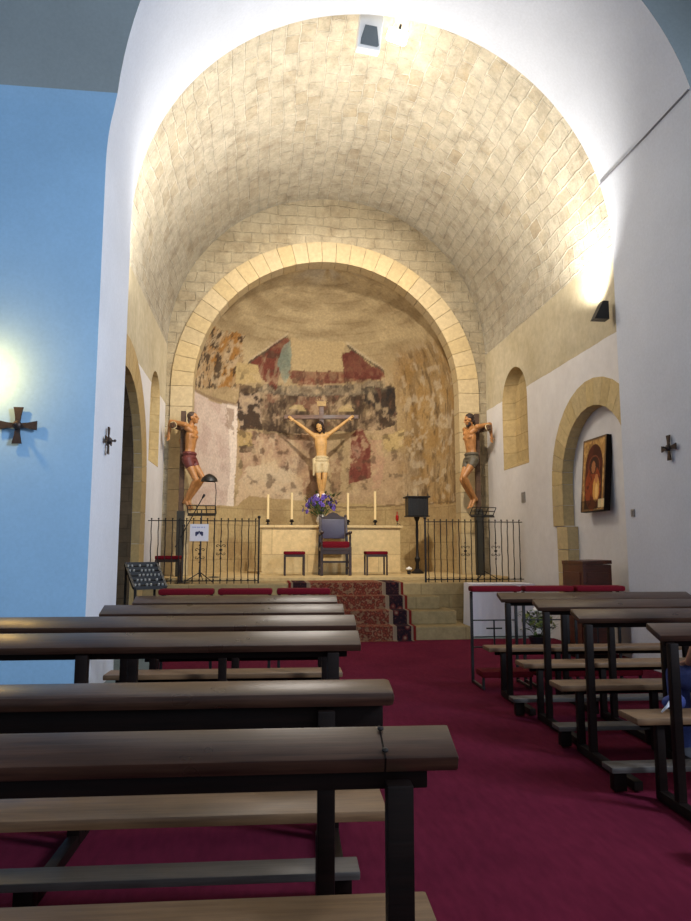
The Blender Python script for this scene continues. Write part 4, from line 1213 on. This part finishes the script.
# votive rack
root = thing('votive_rack', 'slanted black metal rack with rows of small votive candles, beside the left arch', 'candle rack', (-1.40, 9.33, .002))
h = V((.86, .51, 0)); s_ = V((.42, -.62, -.75)).normalized(); nn = h.cross(s_); nn = -nn if nn.z < 0 else nn
TL = V((-.33, -.06, 1.115)); WW, HH = .42, .41
def rp(a, b, c=0): return TL + h * a * WW + s_ * b * HH + nn * c
mb = MB()
for a in (0, 1): mb.bar(rp(a, 0), rp(a, 1), .03, .03)
for b_ in range(6): mb.bar(rp(0, b_ / 5), rp(1, b_ / 5), .022, .045)
q4 = [mb.bm.verts.new(rp(a, b_, -.03)) for a, b_ in ((0, 0), (1, 0), (1, 1), (0, 1))]; mb.bm.faces.new(q4)
mb.build('rack_frame', M['blackmetal'], root)
for a in (0.04, .96):
    p = rp(a, 1); p2 = rp(a, 0)
    mb = MB(); mb.bar((p.x, p.y, p.z), (p.x, p.y, 0), .03, .03); mb.build('leg', M['blackmetal'], root)
    mb = MB(); mb.bar((p2.x, p2.y, p2.z), (p2.x, p2.y, 0), .03, .03); mb.build('leg', M['blackmetal'], root)
cme = None
rr_ = random.Random(9)
for b_ in range(5):
    for a in range(8):
        if rr_.random() < .25: continue
        if cme is None:
            m_ = MB(); m_.lathe([(.012, 0), (.015, .015), (.015, .032), (.010, .036)], seg=10); cme = m_.mesh('votive_candle'); cme.materials.append(M['tin'])
        o = D.objects.new('votive_candle', cme); COL.objects.link(o); o.parent = root
        o.location = rp((a + .6) / 8.2, (b_ + .5) / 5, -.02)

# ================================================================== WHITE TABLE, LECTERN, PLANT
root = thing('side_table', 'table under a white floor length cloth, behind the right prie-dieux', 'table', (3.64, 10.62, .002))
mb = MB(); mb.box((0, 0, .755), (.96, .46, .03)); mb.build('tabletop', M['wood_dark'], root)
for sx in (-1, 1):
    for sy in (-1, 1):
        mb = MB(); mb.box((sx * .44, sy * .19, .37), (.04, .04, .74)); mb.build('leg', M['wood_dark'], root)
o = thing('tablecloth', 'white cloth draped to the floor over the side table', 'tablecloth', (3.64, 10.62, .002))
mb = MB()
per = []
nseg = 120
def rectpt(t, hw, hd):
    P4 = 2 * (2 * hw + 2 * hd); d = t * P4
    for (a, b, L) in (((-hw, -hd), (hw, -hd), 2 * hw), ((hw, -hd), (hw, hd), 2 * hd), ((hw, hd), (-hw, hd), 2 * hw), ((-hw, hd), (-hw, -hd), 2 * hd)):
        if d <= L: return V((a[0] + (b[0] - a[0]) * d / L, a[1] + (b[1] - a[1]) * d / L, 0))
        d -= L
    return V((-hw, -hd, 0))
def clothfn(u, v):
    p = rectpt(u % 1.0, .492, .242)
    z = .778 - .765 * v
    k = 1 + .05 * v + .02 * v * math.sin(u * 2 * PI * 26) 
    return V((p.x * min(k, 1.1), p.y * k, z))
mb.grid(clothfn, nseg, 8)
top = [mb.bm.verts.new(rectpt(i / 40, .492, .242) + V((0, 0, .779))) for i in range(40)]; mb.bm.faces.new(top)
mb.build('draped_cloth', M['cloth'], o, smooth='auto')
root = thing('wooden_lectern', 'reddish brown wooden lectern box standing against the right wall below the niche', 'lectern', (3.97, 8.32, .002))
mb = MB(); mb.box((0, 0, .56), (.36, .58, 1.12), None, .008)
mb.build('lectern_case', M['wood_red'], root)
mb = MB(); mb.box((0, 0, 1.145), (.37, .59, .045), Euler((0, R(-2), 0)), .006); mb.build('sloped_top', M['wood_red'], root)
mb = MB(); mb.box((-.185, 0, .6), (.012, .44, .86), None, .006); mb.build('side_panel', M['wood_red'], root)
mb = MB(); mb.box((0, -.295, .6), (.26, .012, .86), None, .006); mb.build('front_panel', M['wood_red'], root)
mb = MB(); mb.box((0, 0, .04), (.38, .60, .08), None, .006); mb.build('plinth', M['wood_dark'], root)
root = thing('potted_flowers', 'pot of pale green and white flowers on the carpet beside the lectern', 'flowers', (3.62, 9.05, .01))
mb = MB(); mb.lathe([(.08, 0), (.12, .12), (.13, .16), (.11, .16), (.1, .12)], seg=20); mb.build('pot', M['pot'], root, 'auto')
bouquet(root, 22, .22, .20, .52, [M['leaf_light'], M['petal_white'], M['leaf_light']], M['leaf'], .045, 140, random.Random(8))

# ================================================================== PAINTING IN THE NICHE
root = thing('icon_painting', 'dark gilded panel painting of a haloed mother and child hung in the right niche', 'painting', (4.352, 8.72, 2.28))
# local: x = along wall (towards camera), y = out of wall, z up
root.rotation_euler = (R(0), R(0), R(90))       # local x -> +Y ; local y -> -X
PWD, PHT = .66, .98
tiltm = Euler((R(5), 0, 0)).to_matrix().to_4x4()
mb = MB(); mb.box(tiltm @ V((0, -.005, 0)), (PWD, .085, PHT), Euler((R(5), 0, 0)), .006); mb.build('panel_box', M['wood_dark'], root)
gx, gz = 70, 98
mb = MB()
mb.grid(lambda u, v: tiltm @ V(((u - .5) * PWD * .985, .0405, (v - .5) * PHT * .985)), gx, gz)
# which side faces the room is local +y
me = mb.mesh('painted_face')
U = np.array([(v.co.x / PWD) + .5 for v in me.vertices]); W = np.array([(v.co.z / PHT) + .5 for v in me.vertices])
U = 1 - U                                         # left to right as seen from the room
nn_ = fbm(U * 14, W * 18, 123, 4); n2_ = fbm(U * 5, W * 6, 131, 4)
c = np.zeros((len(U), 3)) + L3(150, 112, 62)
c = blend(c, L3(188, 150, 92), st(nn_, .45, .6) * .7); c = blend(c, L3(84, 54, 34), st(n2_, .52, .66) * .5)
edge = (U < .05) | (U > .95) | (W < .03) | (W > .97); c = blend(c, L3(70, 54, 40), edge * .8)
ar = ((np.abs(U - .52) < .37) & (W < .58) & (W > .04)) | ((((U - .52) / .37) ** 2 + ((W - .58) / .33) ** 2) < 1)
c = blend(c, L3(56, 28, 22), ar * 1.0); c = blend(c, L3(82, 36, 26), ar * st(n2_, .4, .6) * .7)
d = ((U - .52) / .25) ** 2 + ((W - .60) / .16) ** 2; c = blend(c, L3(116, 66, 44), ((d < 1) & (d > .8)) * .8)
body_ = (((U - .50) / .33) ** 2 + ((W - .32) / .30) ** 2) < 1
c = blend(c, L3(128, 58, 30), body_ * .9); c = blend(c, L3(70, 28, 24), body_ * st(nn_, .5, .62) * .8)
c = blend(c, L3(44, 28, 26), ((((U - .50) / .15) ** 2 + ((W - .62) / .115) ** 2) < 1) * .9)
c = blend(c, L3(150, 98, 62), ((((U - .50) / .085) ** 2 + ((W - .60) / .085) ** 2) < 1) * .9)
c = blend(c, L3(190, 140, 72), ((((U - .64) / .14) ** 2 + ((W - .30) / .17) ** 2) < 1) * .9)
c = blend(c, L3(168, 108, 66), ((((U - .64) / .07) ** 2 + ((W - .44) / .06) ** 2) < 1) * .95)
c = blend(c, L3(214, 176, 110), ((((U - .66) / .06) ** 2 + ((W - .27) / .10) ** 2) < 1) * .7)
c = blend(c, L3(206, 186, 140), ((U > .74) & (W < .16) & (W > .05)) * .7)
c = blend(c, L3(24, 16, 14), ((W < .16) & (U < .7) & (W > .03)) * .7)
at = me.color_attributes.new('Col', 'FLOAT_COLOR', 'POINT')
at.data.foreach_set('color', np.concatenate([np.clip(c, 0, 1), np.ones((len(U), 1))], 1).ravel().astype(np.float32))
me.materials.append(M['painting']); o = D.objects.new('painted_face', me); COL.objects.link(o); o.parent = root
mb = MB(); mb.tube([(0, -.06, -.2), (0, -.12, -.2)], .012, 6); mb.tube([(0, -.03, .42), (0, -.13, .42)], .012, 6); mb.build('wall_bracket', M['iron'], root)

# ================================================================== WALL CROSSES, PLATES, LAMPS
def wall_cross(label, loc, rz):
    root = thing('consecration_cross', label, 'cross', loc, rz, group='iron crosses on the walls')
    # local: x right, -y out of wall, z up
    for k, a in enumerate((0, 90, 180, 270)):
        mb = MB(); m = Matrix.Rotation(R(a), 4, 'Y') @ Matrix(((1, 0, 0, 0), (0, 0, 1, -.022), (0, 1, 0, 0), (0, 0, 0, 1)))
        mb.prism([(-.018, .01), (.018, .01), (.026, .09), (.042, .165), (-.042, .165), (-.026, .09)], m, .016); mb.build('arm', M['bronze'], root)
    mb = MB(); mb.ball((0, -.03, 0), (.042, .03, .042)); mb.tube([(0, -.04, 0), (0, -.085, -.005)], .012, 8); mb.ball((0, -.09, 0), .02, sub=1); mb.build('candle_boss', M['bronze'], root, True)
    mb = MB(); mb.tube([(0, .0, 0), (0, -.02, 0)], .03, 8); mb.build('wall_pin', M['bronze'], root)
    return root
c0 = wall_cross('flared bronze wall cross on the blue wall', (-2.185, 6.478, 2.407), 0)
dup(c0, (AX - AR + .018, 6.98, 2.36), R(90), 'bronze wall cross on the white pier left of the chancel, seen edge on').scale = (.8, .8, .8)
dup(c0, (AX + AR - .018, 6.80, 2.36), R(-90), 'bronze wall cross on the white pier right of the chancel').scale = (.8, .8, .8)
def plate(label, x, y, z, w, h):
    root = thing('wall_switch', label, 'switch', (x, y, z))
    mb = MB(); mb.box((-.008, 0, 0), (.016, w, h), None, .003); mb.build('cover_plate', M['plate'], root)
    mb = MB(); mb.box((-.02, 0, 0), (.012, w * .5, h * .55), None, .003); mb.build('rocker', M['plate'], root)
plate('grey wall box on the white wall below the right blind window', WR, 11.1, 2.15, .15, .17)
plate('small grey switch on the edge of the right white pier', AX + AR, 7.62, 1.72, .07, .085)
# loudspeaker at the crown of the vault
root = thing('wall_loudspeaker', 'white loudspeaker with dark grey face hung at the crown of the vault', 'loudspeaker', (1.262, 8.02, 7.80))
root.rotation_euler = (R(14), R(4), R(4))
mb = MB(); mb.box((0, .06, 0), (.30, .16, .44), None, .012); mb.build('housing', M['speaker_white'], root)
mb = MB(); mb.prism([(-.11, -.175), (.105, -.175), (.125, -.155), (.075, .06), (-.075, .06), (-.11, -.1)], Matrix(((1, 0, 0, 0), (0, 0, 1, -.032), (0, 1, 0, 0), (0, 0, 0, 1))), .016); mb.build('grille', M['speaker_grey'], root)
mb = MB(); mb.bar((0, .08, .2), (0, .12, .27), .04, .03); mb.build('bracket', M['speaker_white'], root)
root = thing('vault_floodlight', 'lit white floodlight hanging at the crown of the vault beside the loudspeaker', 'light', (1.615, 8.05, 7.79))
root.rotation_euler = (R(18), R(16), 0)
mb = MB(); mb.lathe([(.06, -.13), (.078, -.115), (.078, .115), (.06, .13)], seg=20); o = mb.build('lamp_body', M['lampface'], root, 'auto'); o.rotation_euler = (0, R(90), 0)
mb = MB(); mb.bar((0, .03, .07), (0, .06, .17), .03, .02); mb.build('bracket', M['blackmetal'], root)
root = thing('wall_spotlight', 'black wedge shaped spotlight at the edge of the right pier', 'light', (4.10, 7.93, 4.20))
mb = MB(); mb.prism([(-.10, -.09), (.09, -.09), (.09, .14), (.02, .14)], Matrix(((1, 0, 0, 0), (0, 0, 1, -.06), (0, 1, 0, 0), (0, 0, 0, 1))), .12); mb.build('spot_housing', M['blackmetal'], root)
mb = MB(); mb.bar((.06, 0, 0), (.098, 0, 0), .05, .05); mb.build('bracket', M['blackmetal'], root)
root = thing('ceiling_cable', 'thin grey cable running straight along the soffit of the right side of the arch', 'cable')
mb = MB(); xa = AX + math.sqrt(AR ** 2 - (5.80 - AS) ** 2) - .012
mb.tube([(xa, 7.78, 5.80), (xa, 5.95, 5.80)], .009, 6); mb.build('cable_run', M['cable'], root)
# wall sconce just outside the frame (its glow is in the photograph)
root = thing('wall_sconce', 'half bowl uplight sconce on the blue wall', 'light', (-2.47, 6.495, 2.72))
mb = MB(); mb.grid(lambda u, v: V((.09 * math.cos(PI * u) * math.sin(.5 * PI * v + .001), -.10 * math.sin(PI * u) * math.sin(.5 * PI * v + .001), -.08 * math.cos(.5 * PI * v))), 20, 8); mb.build('half_bowl', M['speaker_white'], root, True)

# ================================================================== PERSON AND BAG
def person():
    root = thing('person', 'person in a white top and blue jeans seated at the right edge of the photo', 'person', (2.68, 3.70, .012))
    root.rotation_euler = (0, 0, -A)
    b = MB()
    pel, che, nec = V((0, .115, .545)), V((.09, .135, .92)), V((.13, .145, 1.09))
    sl, sr = V((-.045, .13, 1.05)), V((.30, .13, 1.03))
    torso(b, pel, che, nec, (1, 0, 0), (0, 1, 0), sl, sr, .92)
    limb(b, sl, .05, (-.19, .13, .77), .04, (-.14, .34, .63), .026); limb(b, sr, .05, (.33, .12, .74), .04, (.16, .34, .63), .026)
    hand(b, (-.14, .34, .63), (.35, 1, -.15), (0, 0, -1), -1, .95, .4); hand(b, (.16, .34, .63), (-.35, 1, -.15), (0, 0, -1), 1, .95, .4)
    hc = V((.155, .185, 1.25)); b.cone(nec, .052, (.145, .165, 1.17), .05); head(b, hc, (0, 1, -.08), (0, 0, 1), 1)
    for sx in (-1, 1):
        limb(b, (sx * .09, .14, .53), .085, (sx * .11, .54, .52), .058, (sx * .10, .52, .10), .038)
    body = remeshed(b, 'body', M['skin_person'], root, .009)
    eyes(hc, (0, 1, -.08), (0, 0, 1), 1, body)
    h = MB(); m = frame((0, 1, -.08))
    for p, r in (((0, -.03, .04), (.088, .092, .09)), ((0, -.07, -.06), (.075, .05, .11)), ((-.07, -.02, -.03), (.025, .05, .08)), ((.07, -.02, -.03), (.025, .05, .08))): h.ball(hc + (m @ V(p)), r, m)
    remeshed(h, 'hair', M['hair'], root, .009, 3)
    s = MB(); torso(s, V((.01, .115, .60)), che, nec - V((0, 0, .035)), (1, 0, 0), (0, 1, 0), sl, sr, 1.0)
    s.cone(sl, .062, (-.165, .13, .82), .055); s.cone(sr, .062, (.325, .122, .82), .055)
    remeshed(s, 'white_top', M['shirt'], root, .01)
    j = MB(); j.ball(pel + V((0, 0, -.005)), (.165, .115, .095))
    for sx in (-1, 1):
        limb(j, (sx * .09, .14, .53), .094, (sx * .11, .54, .52), .068, (sx * .10, .52, .11), .05)
    remeshed(j, 'jeans', M['jeans'], root, .01)
    for sx in (-1, 1):
        f = MB(); f.cone((sx * .10, .50, .05), .042, (sx * .105, .66, .04), .036); f.cone((sx * .10, .5, .05), .042, (sx * .10, .52, .11), .042)
        remeshed(f, 'shoe', M['shoe'], root, .009, 3)
person()
root = thing('shoulder_bag', 'small navy blue bag with a white strap lying on the closest right pew', 'bag', (2.235, 3.71, .44))
b = MB(); b.ball((0, 0, .045), (.065, .05, .04)); b.ball((.02, 0, .05), (.05, .045, .045)); remeshed(b, 'bag_body', M['bagblue'], root, .007, 3)
b = MB(); b.tube([(.01, -.045, .10), (-.03, -.058, .085), (-.07, -.06, .04), (-.10, -.05, .008)], [.012, .012, .008, .005], 6); b.build('strap', M['strap'], root, True)

# ================================================================== LIGHT
def light(name, typ, loc, energy, color, target=None, **kw):
    l = D.lights.new(name, typ); l.energy = energy; l.color = color
    for k, v in kw.items(): setattr(l, k, v)
    o = D.objects.new(name, l); COL.objects.link(o); o.location = loc
    if target is not None: o.rotation_euler = (V(target) - V(loc)).to_track_quat('-Z', 'Y').to_euler()
    return o
WARM2 = (1.0, .92, .81); COOL = (.68, .81, 1.0)
light('flood_apse', 'SPOT', (1.62, 8.0, 7.0), 1600, WARM2, (1.2, 15.5, 2.8), spot_size=R(84), spot_blend=.8, shadow_soft_size=.07)
light('flood_vault', 'POINT', (1.66, 8.45, 7.35), 16, WARM2, shadow_soft_size=.08)
light('chancel_fill', 'POINT', (1.2, 10.0, 5.5), 195, (1.0, .93, .85), shadow_soft_size=.6)
light('uplight_left', 'SPOT', (-1.55, 8.15, 4.2), 620, (1.0, .96, .89), (-1.1, 8.9, 7), spot_size=R(125), spot_blend=1.0, shadow_soft_size=.1)
light('uplight_right', 'SPOT', (4.0, 8.15, 4.3), 520, (1.0, .96, .89), (3.5, 8.9, 7), spot_size=R(125), spot_blend=1.0, shadow_soft_size=.1)
light('sconce_glow', 'POINT', (-2.50, 6.22, 2.86), 26, (1.0, .58, .15), shadow_soft_size=.03)
light('nave_side_fill', 'AREA', (5.6, .5, 4.6), 290, COOL, (-2.5, 6.5, 2.2), shape='RECTANGLE', size=1.2, size_y=2.0, spread=R(110))  # unseen cool area light added to brighten the left wall
light('nave_rear_fill', 'AREA', (.5, -2.6, 3.6), 70, (.84, .9, 1.0), (1.0, 5, 1.5), shape='RECTANGLE', size=3.5, size_y=2.5)  # unseen area light added behind the camera to lift the nave

w = D.worlds.new('world'); SC.world = w; w.use_nodes = True
w.node_tree.nodes['Background'].inputs[0].default_value = (.72, .82, 1.0, 1); w.node_tree.nodes['Background'].inputs[1].default_value = .48
SC.view_settings.view_transform = 'Standard'; SC.view_settings.look = 'None'; SC.view_settings.exposure = 0.0
try:
    SC.cycles.use_denoising = True; SC.cycles.max_bounces = 6; SC.cycles.sample_clamp_indirect = 4
except Exception: pass
